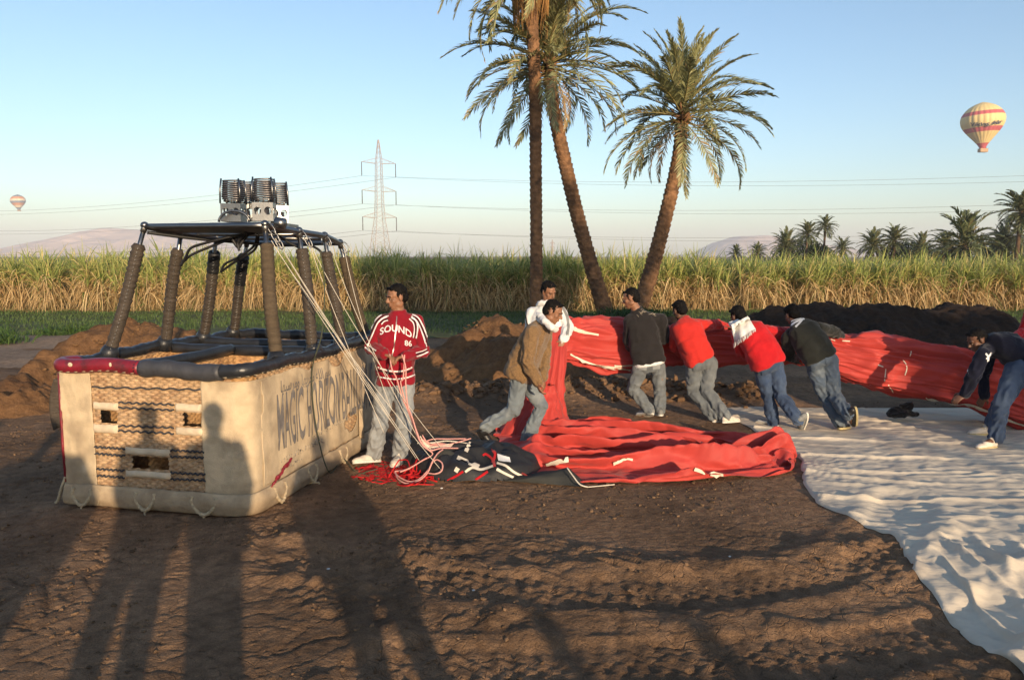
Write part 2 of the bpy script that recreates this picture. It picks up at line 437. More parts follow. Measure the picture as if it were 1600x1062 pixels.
def ground_h(x, y):
    x = np.asarray(x, float); y = np.asarray(y, float)
    near = np.exp(-((x/16)**2))*sstep(0, 2, y)*(1-sstep(17, 23, y))
    calm = sstep(5.0, 6.3, y)*(1-sstep(10.0, 11.2, y))          # trodden where people work
    amp = near*(1-.72*calm)
    h = .026*fbm(x*.42, y*.6, .3, 3)*amp+.30*(1-sstep(.5, 1.7, y))*np.exp(-((x/7)**2))*sstep(-9, -6, y)
    wx = x+.35*fbm(x*.9, y*.9, 5.0, 3); wy = y+.35*fbm(x*.9, y*.9, 9.0, 3)
    rough = sstep(-.02, .30, pn(x*.38+4, y*.55+1, 2.0)+.25*sstep(.6, 2.2, x)*(1-sstep(4.6, 5.6, y)))
    lump = lambda s, q: (lambda w: np.clip(1-w[0]*1.25, 0, 1)*(.35+.9*w[2]))(worley(wx*s+q, wy*s*1.08-q))
    rough = rough*.9+.1
    fine = sstep(2.0, 3.0, y)*(1-sstep(13, 15, y))
    h = h+amp*rough*(.010*ridge(fbm(wx*1.5, wy*1.7, 1.0, 3))+.024*lump(3.6, 0.0)+.028*lump(8.0, 3.3)*(.4+.6*rough))+fine*near*(.2+.8*rough)*.015*lump(17.0, 7.7)
    h = h+near*(.003+.007*rough)*fbm(x*6, y*7, 6.0, 3)
    w1 = worley(x*1.9+.5*pn(x*3, y*3, 4.0), y*2.1+.5*pn(x*3, y*3, 14.0)); w2 = worley(x*5.2+.4*pn(x*6, y*6, 4.0), y*5.6+.4*pn(x*6, y*6, 14.0))
    dry = sstep(-.35, .05, pn(x*.55+9, y*.7, 12.0)-.12*x)*(1-.6*rough)                # plates of drying mud, split by cracks
    h = h+fine*near*dry*(.008*w1[2]-.020*(1-sstep(.0, .06, w1[1]-w1[0]))*sstep(-.2, .3, pn(x*.8, y*.8, 31.0))-.009*(1-sstep(.0, .12, w2[1]-w2[0])))
    for pl, w, dp in RUTS:
        d, al = seg_dist(x, y, pl); wob = d+.05*pn(x*2, y*2, 8.0)
        inn = 1-sstep(w*.55, w*.8, wob); rim = np.exp(-((wob-w*1.0)/(w*.28))**2)
        tread = .5+.5*np.sin(al*2*math.pi/.11+np.where(wob > w*.1, 2.0, 0))
        h = h+near*(-dp*inn*.5+dp*.6*rim*(.5+.9*pn(x*5, y*5, 7.0))+dp*.25*inn*tread)
    # long broken furrow of clods behind the pile
    d, al = seg_dist(x, y, [(-1.6,10.7),(0.3,11.3),(2.0,11.2),(3.4,10.6)])
    h = h+.20*np.exp(-(d/.42)**2)*(.65+.5*pn(x*1.6, y*1.6, 3.0)+.35*ridge(pn(x*4.2, y*4.2, 7.0)))*sstep(.2, .6, al+.3)
    # edge of a slab of mud in front of the sheet
    d, al = seg_dist(x, y, [(.9,4.78),(1.6,4.72),(2.1,4.95),(2.75,5.3)])
    h = h+.06*np.exp(-(d/.16)**2)*(.6+.7*pn(x*3.5, y*3.5, 2.0))
    return h
def axis(lo, hi, step, far, n):
    dense = np.arange(lo, hi+1e-6, step)
    g = np.geomspace(step*1.5, far, n)
    return np.concatenate([(lo-g)[::-1], dense, hi+g])
gx = axis(-5.8, 5.8, .019, 2600, 46); gy = axis(3.2, 12.0, .024, 3500, 52); gy = np.sort(np.concatenate([gy, np.arange(3.212, 5.6, .024)]))
X, Y = np.meshgrid(gx, gy, indexing='ij')
Z = ground_h(X, Y)
struct('ground', np.stack([X, Y, Z], -1).reshape(-1, 3), gridfaces(len(gx), len(gy)), M['soil'])
_gz = lambda x, y: float(ground_h(np.array([x]), np.array([y]))[0])

# ---- clods: countless, one object
def rocks(n, px, py, pz, size, cols, seed=1, squash=.7):
    """n little broken lumps of 20 triangles each"""
    r = np.random.default_rng(seed); t = (1+5**.5)/2
    ico = np.array([(-1,t,0),(1,t,0),(-1,-t,0),(1,-t,0),(0,-1,t),(0,1,t),(0,-1,-t),(0,1,-t),(t,0,-1),(t,0,1),(-t,0,-1),(-t,0,1)])/1.9
    fi = np.array([(0,11,5),(0,5,1),(0,1,7),(0,7,10),(0,10,11),(1,5,9),(5,11,4),(11,10,2),(10,7,6),(7,1,8),(3,9,4),(3,4,2),(3,2,6),(3,6,8),(3,8,9),(4,9,5),(2,4,11),(6,2,10),(8,6,7),(9,8,1)])
    V = ico[None]*(1+.35*r.uniform(-1, 1, (n, 12, 1)))*size[:, None, None]*r.uniform(.6, 1.3, (n, 1, 3))
    V[..., 2] *= squash
    th = r.uniform(0, 6.28, n); c, s = np.cos(th)[:, None], np.sin(th)[:, None]
    x = V[..., 0]*c-V[..., 1]*s; y = V[..., 0]*s+V[..., 1]*c
    V = np.stack([x+px[:, None], y+py[:, None], V[..., 2]+pz[:, None]], -1)
    F = (fi[None]+np.arange(n)[:, None, None]*12).reshape(-1, 3)
    C = np.repeat(cols, 12, axis=0)
    return V.reshape(-1, 3), F, C
M['clod'] = attrmat('clod_soil', .95, .1)
n = 24000
px = rng.uniform(-6, 7, n); py = 3.0+9.5*rng.uniform(0, 1, n)**1.1
keep = (pn(px*.9, py*.9, 11.0)+.35*pn(px*3, py*3, 2.0) > .02) & ~((px > 2.3) & (py < 10)); px, py = px[keep], py[keep]; n = len(px)
sz = .003+.014*rng.uniform(0, 1, n)**3.5
base = np.array((.17,.105,.06)); cl = base*rng.uniform(.5, 1.25, (n, 1))
V, F, C = rocks(n, px, py, ground_h(px, py)+sz*.3, sz, cl, 4)
o = obj('soil_clods', V, F, M['clod'], smooth=False, cols=C); o['kind'] = 'stuff'; tag(o, 'small brown clods and crumbs of soil strewn over the trodden ground', 'clods')
n = 900
px = rng.uniform(-1.7, 3.6, n); py = np.interp(px, [-1.6,.3,2.0,3.4], [10.7,11.3,11.2,10.6])+rng.normal(0, .33, n)
sz = .015+.06*rng.uniform(0, 1, n)**2.2
cl = np.array((.17,.10,.055))*rng.uniform(.6, 1.2, (n, 1))
V, F, C = rocks(n, px, py, ground_h(px, py)+sz*.2, sz, cl, 5)
o = obj('soil_clods', V, F, M['clod'], smooth=False, cols=C); o['kind'] = 'stuff'; tag(o, 'row of big lumpy clods turned up behind the red fabric pile', 'clods')

# ---- mounds of spoil
def mound(name, prof, depth, mat, seed, rough=.07, res=.05, front=None):
    """prof: (x, y, height) along the crest; heightfield falling off across 'depth' """
    xs = [p[0] for p in prof]; ys = [p[1] for p in prof]; hs = [p[2] for p in prof]
    ax = np.arange(min(xs)-.6, max(xs)+.6, res); ay = np.arange(min(ys)-depth*1.25, max(ys)+depth*1.25, res)
    X, Y = np.meshgrid(ax, ay, indexing='ij')
    wob = X+.5*pn(X*.9, Y*.9, seed)
    yc = np.interp(wob, xs, ys); hh = np.interp(wob, xs, hs)
    t = np.abs(Y-yc+.35*pn(X*.8, Y*.8, seed+3))/depth
    Hh = hh*np.clip(1-t**1.35, 0, None)
    on = np.clip(Hh/.12, 0, 1)
    wl = lambda s: (lambda w: np.clip(1-w[0]*1.3, 0, 1)*(.2+w[2])-.25)(worley(X*s+.5*pn(X*2, Y*2, seed)+seed, Y*s+seed))
    Hh = Hh+on*(rough*fbm(X*1.7, Y*1.7, seed+7, 3)+rough*.75*ridge(pn(X*3.7, Y*3.7, seed+1))+rough*.35*ridge(pn(X*9, Y*9, seed+2))+rough*1.1*wl(2.6)+rough*.9*wl(5.5))
    Z = ground_h(X, Y)-.05+Hh
    o = struct(name, np.stack([X, Y, Z], -1).reshape(-1, 3), gridfaces(len(ax), len(ay)), mat)
    return o, (lambda x, y: ground_h(x, y)-.05+np.interp(x, xs, hs)*np.clip(1-(np.abs(y-np.interp(x, xs, ys))/depth)**1.35, 0, None))
def crest(pts): return [tuple(W(x, y, D)) for x, y, D in pts]
mounds = []
mounds.append(mound('dirt_mound', crest([(-260,640,10.0),(-120,625,10.3),(0,592,10.9),(70,552,11.6),(130,524,12.2),(200,505,12.6),(270,512,12.8),(330,540,12.6),(420,620,12.4)]), 1.9, M['mound'], 1.5))
mounds.append(mound('dirt_mound', crest([(-150,655,9.2),(-60,634,9.5),(10,606,9.9),(60,612,10.0),(100,628,10.0),(150,650,9.8)]), .75, M['mound'], 44.5, .08, .035))
mounds.append(mound('dirt_mound', crest([(640,585,13.8),(690,540,13.8),(735,500,14),(765,494,14),(800,506,14),(850,500,14.6),(930,560,14.6)]), 1.35, M['mound'], 9.5))
mounds.append(mound('dirt_mound', crest([(690,575,12.6),(740,552,12.6),(800,520,12.8),(840,528,12.8),(880,575,12.8)]), .8, M['mound'], 14.5))
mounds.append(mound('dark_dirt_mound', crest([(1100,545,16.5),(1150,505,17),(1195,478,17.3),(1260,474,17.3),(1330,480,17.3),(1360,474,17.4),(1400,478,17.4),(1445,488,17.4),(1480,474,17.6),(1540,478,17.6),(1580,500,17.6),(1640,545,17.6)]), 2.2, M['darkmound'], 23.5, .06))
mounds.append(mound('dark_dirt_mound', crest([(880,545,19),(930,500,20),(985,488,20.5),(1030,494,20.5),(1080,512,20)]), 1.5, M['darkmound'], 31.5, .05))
for k, (rx, ry, cc, nn) in enumerate(([(-6.9,-3.6),(11.0,13.2),(.2,.11,.05),700], [(-1.6,1.2),(12.0,14.6),(.2,.115,.055),700])):
    px = rng.uniform(*rx, nn); py = rng.uniform(*ry, nn); fz = np.max([mm[1](px, py) for mm in mounds], 0)
    sz = .008+.035*rng.uniform(0, 1, nn)**3
    V, F, C = rocks(nn, px, py, fz+.02, sz, np.array(cc)*rng.uniform(.6, 1.15, (nn, 1)), 8+k)
    o = obj('soil_clods', V, F, M['clod'], smooth=False, cols=C); o['kind'] = 'stuff'; tag(o, ('loose brown crumbs lying on the left mound beside the basket', 'loose brown crumbs lying on the mound behind the walking man')[k], 'clods')

# ---- grass verge and sandy track between the mounds and the cane
M['verge'] = pmat('verge_soil', (.075,.085,.03), .95, .4, 3, .4, 30)
ax = np.arange(-26, 27, .25); ay = np.arange(18.6, 27.6, .2); X, Y = np.meshgrid(ax, ay, indexing='ij')
Z = .02+.10*sstep(18.6, 20.5, Y+1.2*pn(X*.4, Y*.4, 3.0))+.05*fbm(X*.6, Y*.6, 2.0)
struct('grass_verge', np.stack([X, Y, Z], -1).reshape(-1, 3), gridfaces(len(ax), len(ay)), M['verge'])
verge_z = lambda x, y: .02+.10*sstep(18.6, 20.5, y+1.2*pn(x*.4, y*.4, 3.0))+.05*fbm(x*.6, y*.6, 2.0)
ax = np.arange(-22, -8.0, .2); ay = np.arange(13.6, 18.9, .2); X, Y = np.meshgrid(ax, ay, indexing='ij')
struct('sandy_track', np.stack([X, Y, .012+.05*(1-sstep(0,1.2,np.abs(Y-18.6)))+ground_h(X, Y)+.02*fbm(X, Y, 1.0)], -1).reshape(-1, 3), gridfaces(len(ax), len(ay)), M['sand'])

def blades(bx, by, bz, az, el, L, droop, w, cols, seg=3, tipcol=1.15, seed=0):
    """n curved tapering blades; returns verts, quads, colours"""
    n = len(bx); t = np.linspace(0, 1, seg+1)[None]
    ce, se = np.cos(el)[:, None], np.sin(el)[:, None]; L = L[:, None]; dr = droop[:, None]
    hor = L*(ce*t+.25*dr*t*t*se.clip(0)); ver = L*(se*t-dr*t*t)
    ca, sa = np.cos(az)[:, None], np.sin(az)[:, None]
    Xc = bx[:, None]+ca*hor; Yc = by[:, None]+sa*hor; Zc = bz[:, None]+ver
    ww = w[:, None]*np.concatenate([np.linspace(.75, 1, max(1, seg//2+1)), np.linspace(1, .12, seg-seg//2+1)[1:]])[None]*.5
    tw = np.random.default_rng(seed).uniform(-.9, .9, (n, 1))
    sx, sy, szz = -sa*np.cos(tw), ca*np.cos(tw), np.sin(tw)
    A = np.stack([Xc-sx*ww, Yc-sy*ww, Zc-szz*ww], -1); B = np.stack([Xc+sx*ww, Yc+sy*ww, Zc+szz*ww], -1)
    V = np.stack([A, B], 2).reshape(n, -1, 3)
    q = np.array([(2*i, 2*i+1, 2*i+3, 2*i+2) for i in range(seg)])
    F = (q[None]+np.arange(n)[:, None, None]*(2*(seg+1))).reshape(-1, 4)
    C = cols[:, None, :]*np.linspace(1, tipcol, seg+1)[None, :, None]
    C = np.repeat(C, 2, axis=1)
    return V.reshape(-1, 3), F, C.reshape(-1, 3)
M['grass'] = attrmat('grass_blade', .55, .25, .25)
n = 42000
px = rng.uniform(-21, 22, n); py = 18.9+8.2*rng.uniform(0, 1, n)
d = pn(px*.5, py*.8, 4.0)+.5*pn(px*2, py*2, 1.0)
keep = d+.6*sstep(19.2, 21, py+1.5*pn(px*.3, py*.3, 6.0)) > .12; px, py, d = px[keep], py[keep], d[keep]; n = len(px)
hgt = (.10+.10*np.clip(d, 0, 1))*rng.uniform(.6, 1.5, n)*np.where(py < 21.5, 1.25, 1)
g = rng.uniform(0, 1, (n, 1)); cl = np.array((.055,.10,.028))*(1-g)+np.array((.12,.16,.05))*g
V, F, C = blades(px, py, verge_z(px, py)-.01, rng.uniform(0, 6.28, n), rng.uniform(.9, 1.5, n), hgt, rng.uniform(.1, .5, n), np.full(n, .02), cl, 2)
o = obj('verge_grass', V, F, M['grass'], cols=C); o['kind'] = 'stuff'; tag(o, 'short green grass on the strip in front of the sugar cane', 'grass')
# rank tufts at the left by the track
n = 3600; k = rng.integers(0, 26, n); cx = rng.uniform(-14.5, -8.6, 26); cy = rng.uniform(17.2, 19.6, 26)
px = cx[k]+rng.normal(0, .28, n); py = cy[k]+rng.normal(0, .2, n)
g = rng.uniform(0, 1, (n, 1)); cl = np.array((.04,.095,.02))*(1-g)+np.array((.11,.16,.04))*g
V, F, C = blades(px, py, np.full(n, .03), rng.uniform(0, 6.28, n), rng.uniform(.7, 1.4, n), rng.uniform(.25, .6, n), rng.uniform(.2, .7, n), np.full(n, .022), cl, 3)
o = obj('grass_tufts', V, F, M['grass'], cols=C); o['kind'] = 'stuff'; tag(o, 'rank dark green grass tufts beside the sandy track at left', 'grass')
n = 900; px = W(985,490,20.4).x+rng.normal(0, .5, n); py = 20.0+rng.normal(0, .3, n)
V, F, C = blades(px, py, np.full(n, .45), rng.uniform(0, 6.28, n), rng.uniform(.6, 1.4, n), rng.uniform(.2, .5, n), rng.uniform(.2, .7, n), np.full(n, .02), np.array((.03,.07,.02))*rng.uniform(.7, 1.4, (n, 1)), 3)
o = obj('grass_tufts', V, F, M['grass'], cols=C); o['kind'] = 'stuff'; tag(o, 'dark grass around the foot of the two leaning palms', 'grass')

# ---- sugar cane: a standing crop that reads as one mass
M['cane'] = attrmat('cane_leaf', .5, .3, .3)
def cane_field():
    r = np.random.default_rng(11)
    Vs, Fs, Cs = [], [], []; base = 0
    def push(V, F, C):
        nonlocal base
        Vs.append(V); Fs.append(F+base); Cs.append(C); base += len(V)
    rows = [(26.6, .62, 10), (27.1, .72, 8), (27.8, .8, 8), (28.6, .9, 7), (29.5, 1.0, 7), (30.6, 1.2, 6), (32, 1.4, 6)]
    for ri, (y0, sp, ns) in enumerate(rows):
        half = 21+ri*.9
        cx = np.arange(-half, half, sp); cx = cx+r.normal(0, sp*.28, len(cx)); cy = y0+r.normal(0, .16, len(cx))+.18*pn(cx*.3, cx*0, 2.0)
        ch = 1.13*(1.0+.09*pn(cx*.35, cx*0+ri, 1.0)+.10*pn(cx*1.1, cx*0+ri*3, 5.0)+.06*r.normal(0, 1, len(cx)))*np.interp(cx, [-20,0,12,20], [1.05,1.02,.98,.94])
        k = np.repeat(np.arange(len(cx)), ns); n = len(k)
        sx = cx[k]+r.normal(0, .17, n); sy = cy[k]+r.normal(0, .14, n); sh = ch[k]*r.uniform(.86, 1.1, n)
        lean = r.normal(0, .1, n)
        # stalks
        V, F, C = blades(sx, sy, np.zeros(n), r.uniform(0, 6.28, n), np.full(n, 1.45), 1.35*sh, r.uniform(-.02, .05, n), np.full(n, .035), np.array((.26,.19,.08))*r.uniform(.5, 1.2, (n, 1)), 2, 1.0); push(V, F, C)
        # green tops
        nl = 12 if ri < 4 else 10; kk = np.repeat(np.arange(n), nl); m = len(kk)
        z0 = sh[kk]*r.uniform(.78, 1.32, m); el = r.uniform(.72, 1.5, m); L = r.uniform(.55, 1.0, m)*sh[kk]
        top = z0+L*np.sin(el); L = np.where(top > 2.22*sh[kk], L*.66, L)
        g = np.clip(r.normal(.45, .28, (m, 1)), 0, 1)
        cl = np.array((.14,.205,.05))*(1-g)+np.array((.50,.50,.16))*g
        yel = (r.uniform(0, 1, (m, 1)) < .20); cl = np.where(yel, np.array((.55,.45,.18)), cl)
        V, F, C = blades(sx[kk]+lean[kk]*.4, sy[kk], z0, r.uniform(0, 6.28, m), el, L, r.uniform(.05, .62, m), r.uniform(.02, .042, m), cl, 4, 1.2, 3+ri); push(V, F, C)
        # dry trash hanging below
        nl = 15 if ri < 2 else (9 if ri < 4 else 3); kk = np.repeat(np.arange(n), nl); m = len(kk)
        z0 = sh[kk]*r.uniform(.35, 1.22, m); el = r.uniform(-.4, 1.25, m); L = r.uniform(.35, .95, m)
        L = np.minimum(L, (z0+.04)/np.maximum(.35, .9-np.sin(el)*.3))
        g = r.uniform(0, 1, (m, 1)); cl = np.array((.44,.27,.11))*(1-g)+np.array((.82,.62,.33))*g
        gr = (r.uniform(0, 1, (m, 1)) < .10); cl = np.where(gr, np.array((.10,.15,.035)), cl)
        V, F, C = blades(sx[kk], sy[kk], z0, r.uniform(0, 6.28, m), el, L, r.uniform(.75, 1.5, m), r.uniform(.018, .038, m), cl, 3, 1.05, 13+ri); push(V, F, C)
    # litter of dry leaves at the foot
    n = 6000; x = r.uniform(-21, 21, n); y = 26.15+np.abs(r.normal(0, .28, n))
    V, F, C = blades(x, y, np.full(n, .14), r.uniform(0, 6.28, n), r.uniform(-.1, .5, n), r.uniform(.2, .5, n), r.uniform(.1, .5, n), np.full(n, .025), np.array((.45,.32,.15))*r.uniform(.5, 1.2, (n, 1)), 2, 1.0); push(V, F, C)
    o = obj('sugar_cane', np.concatenate(Vs), np.concatenate(Fs), M['cane'], cols=np.concatenate(Cs)); o['kind'] = 'stuff'
    tag(o, 'tall stand of sugar cane with green tops and dry straw coloured lower leaves', 'sugar cane')
cane_field()
ax = np.arange(-40, 40.1, 1.0); ay = np.arange(32.5, 140, 2.0); X, Y = np.meshgrid(ax, ay, indexing='ij')
M['canetop'] = pmat('cane_top', (.10,.14,.035), .8, .5, 1.5, .8, 5)
struct('cane_field', np.stack([X, Y, 1.35+.12*pn(X*.9, Y*.9, 3.0)], -1).reshape(-1, 3), gridfaces(len(ax), len(ay)), M['canetop'])

# ---- desert hills far off
M['hill'] = pmat('desert_rock', (.62,.46,.37), .95, .18, .004, .6, .02, bdist=20)
def hill(pts, D, depth, seed):
    xs = [W(x, 400, D).x for x, y in pts]; hs = [max(0, W(x, y, D).z) for x, y in pts]
    ax = np.linspace(min(xs), max(xs), 220); ay = np.linspace(-1, 1, 50); X, T = np.meshgrid(ax, ay, indexing='ij')
    hh = np.interp(X, xs, hs)
    gul = ridge(pn(X*.012, T*1.5, seed)); Z = hh*np.clip(1.25-np.abs(T)*1.25, 0, 1)**.8*(1-.16*np.abs(T)*(1-gul)*2)+hh*.03*fbm(X*.01, T*3, seed+2)
    Z = Z*sstep(0, .06, 1-np.abs(T))
    struct('desert_hill', np.stack([X, D+T*depth, Z-1], -1).reshape(-1, 3), gridfaces(220, 50), M['hill'])
hill([(40,400),(78,391),(110,374),(150,361),(185,357),(215,359),(250,361),(300,367),(335,378),(360,390),(385,400)], 2600, 500, 3.0)
hill([(1070,402),(1095,392),(1122,378),(1150,369),(1200,368),(1235,376),(1290,384),(1340,392),(1420,402)], 2800, 450, 8.0)
# ================================================================== PALMS
M['frond'] = attrmat('palm_leaf', .45, .4, .18)
M['bark'] = pmat('palm_bark', (.20,.105,.052), .95, .45, 7, .9, 22, bdist=.03, alt=(.07,.042,.028), altscale=3.0, altamt=.8)
M['barkdark'] = pmat('old_palm_bark', (.10,.062,.038), .95, .4, 5, .9, 22, bdist=.03)
M['straw'] = pmat('dry_straw', (.46,.25,.09), .8, .35, 9, .4, 40)
def frond_mesh(L=2.8, arch=.5, pairs=52, seed=0, dry=0.0, leaf=.42, rach=.022, lw=.022):
    """one feather leaf: grows along +X from the origin, bending down; coloured leaflets on both sides"""
    r = np.random.default_rng(seed)
    ns = 12; t = np.linspace(0, 1, ns+1)
    ang = -arch*1.55*t**1.6
    dx = np.cos(ang); dz = np.sin(ang); X = np.concatenate([[0], np.cumsum(dx[:-1])])*L/ns; Zz = np.concatenate([[0], np.cumsum(dz[:-1])])*L/ns
    Ysw = .12*L*(r.uniform(-1, 1))*t**2
    V = []; F = []; C = []
    sv, sf = tube(list(zip(X, Ysw, Zz)), list(rach*(1-.85*t)), 5)
    V += [tuple(v) for v in sv]; F += list(sf); C += [(.25,.20,.07)]*len(sv)
    gc0 = np.array((.150,.150,.075)); gc1 = np.array((.40,.40,.18)); dc = np.array((.36,.24,.11))
    for p in range(pairs):
        tt = .16+.84*(p+.5*r.uniform())/pairs
        px, py, pz, an = np.interp(tt, t, X), np.interp(tt, t, Ysw), np.interp(tt, t, Zz), np.interp(tt, t, ang)
        fw = np.array((math.cos(an), 0, math.sin(an))); up = np.array((-math.sin(an), 0, math.cos(an)))
        ll = leaf*(.35+.65*math.sin(math.pi*min(1, .12+.9*tt)**.9))*r.uniform(.8, 1.15)
        if tt > .9: ll *= .8
        for sd in (-1, 1):
            sweep = lerp(.95, .45, tt)+r.uniform(-.15, .15)       # leaflets point towards the tip
            vee = r.uniform(.1, .75)
            d = fw*math.cos(sweep)+(np.array((0, sd, 0))*math.cos(vee)+up*math.sin(vee))*math.sin(sweep)
            d /= np.linalg.norm(d)
            wv = np.cross(d, up); wv /= max(1e-6, np.linalg.norm(wv)); wv = wv*.7+up*.5*r.uniform(-1, 1); wd = lw*r.uniform(.8, 1.2)
            b = np.array((px, py, pz)); mid = b+d*ll*.55; tip = b+d*ll+np.array((0, 0, -.22*ll*r.uniform(.3, 1.2)))
            k = len(V)
            V += [tuple(b-wv*wd*.6), tuple(b+wv*wd*.6), tuple(mid+wv*wd), tuple(mid-wv*wd), tuple(tip)]
            F += [(k, k+1, k+2, k+3), (k+3, k+2, k+4)]
            g = np.clip(r.normal(.5, .3), 0, 1); c = gc0*(1-g)+gc1*g
            if r.uniform() < dry+.03: c = dc*r.uniform(.7, 1.2)
            C += [tuple(c)]*3+[tuple(c*1.1)]*2
    me = mesh_from(V, F, 'frond', True, np.array(C), [M['frond']])
    return me
FR = {}
for k in range(5): FR['up', k] = frond_mesh(2.75, .34+.05*k, 76, k)
for k in range(5): FR['mid', k] = frond_mesh(2.85, .62+.07*k, 74, 20+k)
for k in range(4): FR['low', k] = frond_mesh(2.7, .72+.08*k, 50, 40+k, .10)
FR['dry', 0] = frond_mesh(2.5, .8, 44, 60, .95)
def trunk(name, pts, parent, seed, mat, boot=.05):
    """scarred trunk through (point, radius) stations: spiral rows of cut leaf bases stand proud"""
    C = crom([tuple(p)+(r,) for p, r in pts], 14); C = np.array(C); P = C[:, :3]; R = C[:, 3]
    s = np.concatenate([[0], np.cumsum(np.linalg.norm(np.diff(P, axis=0), axis=1))])
    m = int(s[-1]/.028); u = np.linspace(0, s[-1], m); n = 36
    P = np.stack([np.interp(u, s, P[:, i]) for i in range(3)], 1); R = np.interp(u, s, R)
    T = np.gradient(P, axis=0); T /= np.linalg.norm(T, axis=1, keepdims=True)
    A = np.cross(T, (0, 1, 0)); A /= np.linalg.norm(A, axis=1, keepdims=True); B = np.cross(T, A)
    th = np.linspace(0, 2*math.pi, n, endpoint=False)
    uu, tt = np.meshgrid(u, th, indexing='ij')
    row = uu/.15+tt/(2*math.pi)*2; cellx = tt/(2*math.pi)*7
    fr = row-np.floor(row); ph = (cellx+.5*np.floor(row))%1
    scale_ = fr**1.3*(1-(2*np.abs(ph-.5))**3)                 # each scar swells to its upper lip
    rr = R[:, None]*(1+boot*4.0*(scale_-.4)+.05*pn(np.cos(tt)*1.5, np.sin(tt)*1.5, uu*1.3+seed)+.05*pn(np.cos(tt)*4, np.sin(tt)*4, uu*7+seed))
    V = P[:, None]+(A[:, None]*np.cos(tt)[..., None]+B[:, None]*np.sin(tt)[..., None])*rr[..., None]
    o = obj(name, V.reshape(-1, 3), gridfaces(m, n, True), mat, parent, smooth=True)
    return o
def put_frond(parent, kind, k, base, az, el, roll=0, s=1.0):
    o = bpy.data.objects.new('frond', FR[kind, k]); COL.objects.link(o); o.parent = parent
    o.location = Vector(base)-Vector(OFF[parent.name])
    rz = Matrix.Rotation(az, 4, 'Z') @ Matrix.Rotation(-el, 4, 'Y') @ Matrix.Rotation(roll, 4, 'X')
    o.rotation_euler = rz.to_euler(); o.scale = (s, s, s)
    OFF[o.name] = OFF[parent.name]
    return o
def palm(label, pts, crown, seed, nf=(18,20,16), size=1.0, skirt=False, mat=None, lean=0.0):
    base = pts[0][0]
    t = thing('date_palm', label, 'palm tree', tuple(base), 'tall date palms in front of the cane')
    trunk('trunk', pts, t, seed, mat or M['bark'])
    r = np.random.default_rng(seed); C = Vector(crown)
    # leaf-base boss under the crown
    mb = MB()
    for k in range(34):
        az = k*2.4; el = r.uniform(-.2, 1.1); d = Vector((math.cos(az)*math.cos(el), math.sin(az)*math.cos(el), math.sin(el)))
        b = C+Vector((0, 0, -.32+.5*k/34)); v, f = tube([b, b+d*.2, b+d*.36+Vector((0,0,.05))], [.045,.035,.012], 5); mb.put(v, f)
    mb.build('leaf_base', M['straw'] if skirt else M['bark'], t)
    g = 2.39996; q = 0
    for kind, n, e0, e1 in (('up', nf[0], 1.0, 1.5), ('mid', nf[1], .15, 1.0), ('low', nf[2], -.65, .2)):
        for i in range(n):
            az = q*g+r.uniform(-.2, .2); q += 1
            el = e0+(e1-e0)*((i+.5)/n)+r.uniform(-.12, .12)
            ks = [k for k in FR if k[0] == kind]
            put_frond(t, kind, ks[r.integers(len(ks))][1], C+Vector((0,0,.12*(el))), az, el+lean*math.cos(az), r.uniform(-.5, .5), size*r.uniform(.85, 1.08)*(.84 if kind == 'up' else 1))
    for i in range(5 if skirt else 2): put_frond(t, 'dry', 0, C+Vector((0,0,-.1)), r.uniform(0, 6.28), r.uniform(-.9, -.5), 0, size*.8)
    if skirt:                                                  # hanging dead fruit stalks
        mb = MB()
        for k in range(190):
            az = r.uniform(0, 6.28); b = C+Vector((math.cos(az)*.19, math.sin(az)*.19, r.uniform(-.5, .0)))
            o1 = Vector((math.cos(az), math.sin(az), 0))
            ll = r.uniform(.9, 1.75)
            v, f = tube([b, b+o1*.16+Vector((0,0,.03)), b+o1*.30+Vector((0,0,-.3*ll)), b+o1*r.uniform(.12,.30)+Vector((0,0,-ll))], [.017,.016,.014,.006], 4); mb.put(v, f)
        mb.build('fruit_stalks', M['straw'], t)
    return t
DP = 21.0
def stations(px): return [(W(x, y, DP), w*.5*DP/F_PX) for x, y, w in px]
p1 = stations([(839,520,24),(838,470,21),(838,380,19),(837,260,18.5),(836,130,19),(831,30,19),(829,-55,19),(829,-70,16)])
palm('straight palm trunk standing left of the two leaning palms, dead straw stalks under its crown', p1, W(829,-72,DP), 5, (16,22,20), 1.08, True)
p2 = stations([(960,520,34),(950,486,27),(930,420,24),(905,330,22.5),(884,240,21.5),(868,165,20),(862,120,20),(859,100,16)])
palm('palm leaning left with its trunk crossing behind the man in the black jacket', [(q-Vector((0,-.8,0)), r) for q, r in p2], W(858,92,DP)+Vector((0,.8,0)), 12, (20,25,19), 1.04)
p3 = stations([(985,530,32),(1002,482,27),(1020,425,24),(1040,350,22),(1058,275,21),(1066,225,19.5),(1068,200,20),(1069,188,15)])
palm('rightmost tall palm leaning right with a full round crown against open sky', [(q+Vector((0,.3,0)), r) for q, r in p3], W(1069,180,DP)+Vector((0,.3,0)), 23, (21,23,18), .97)

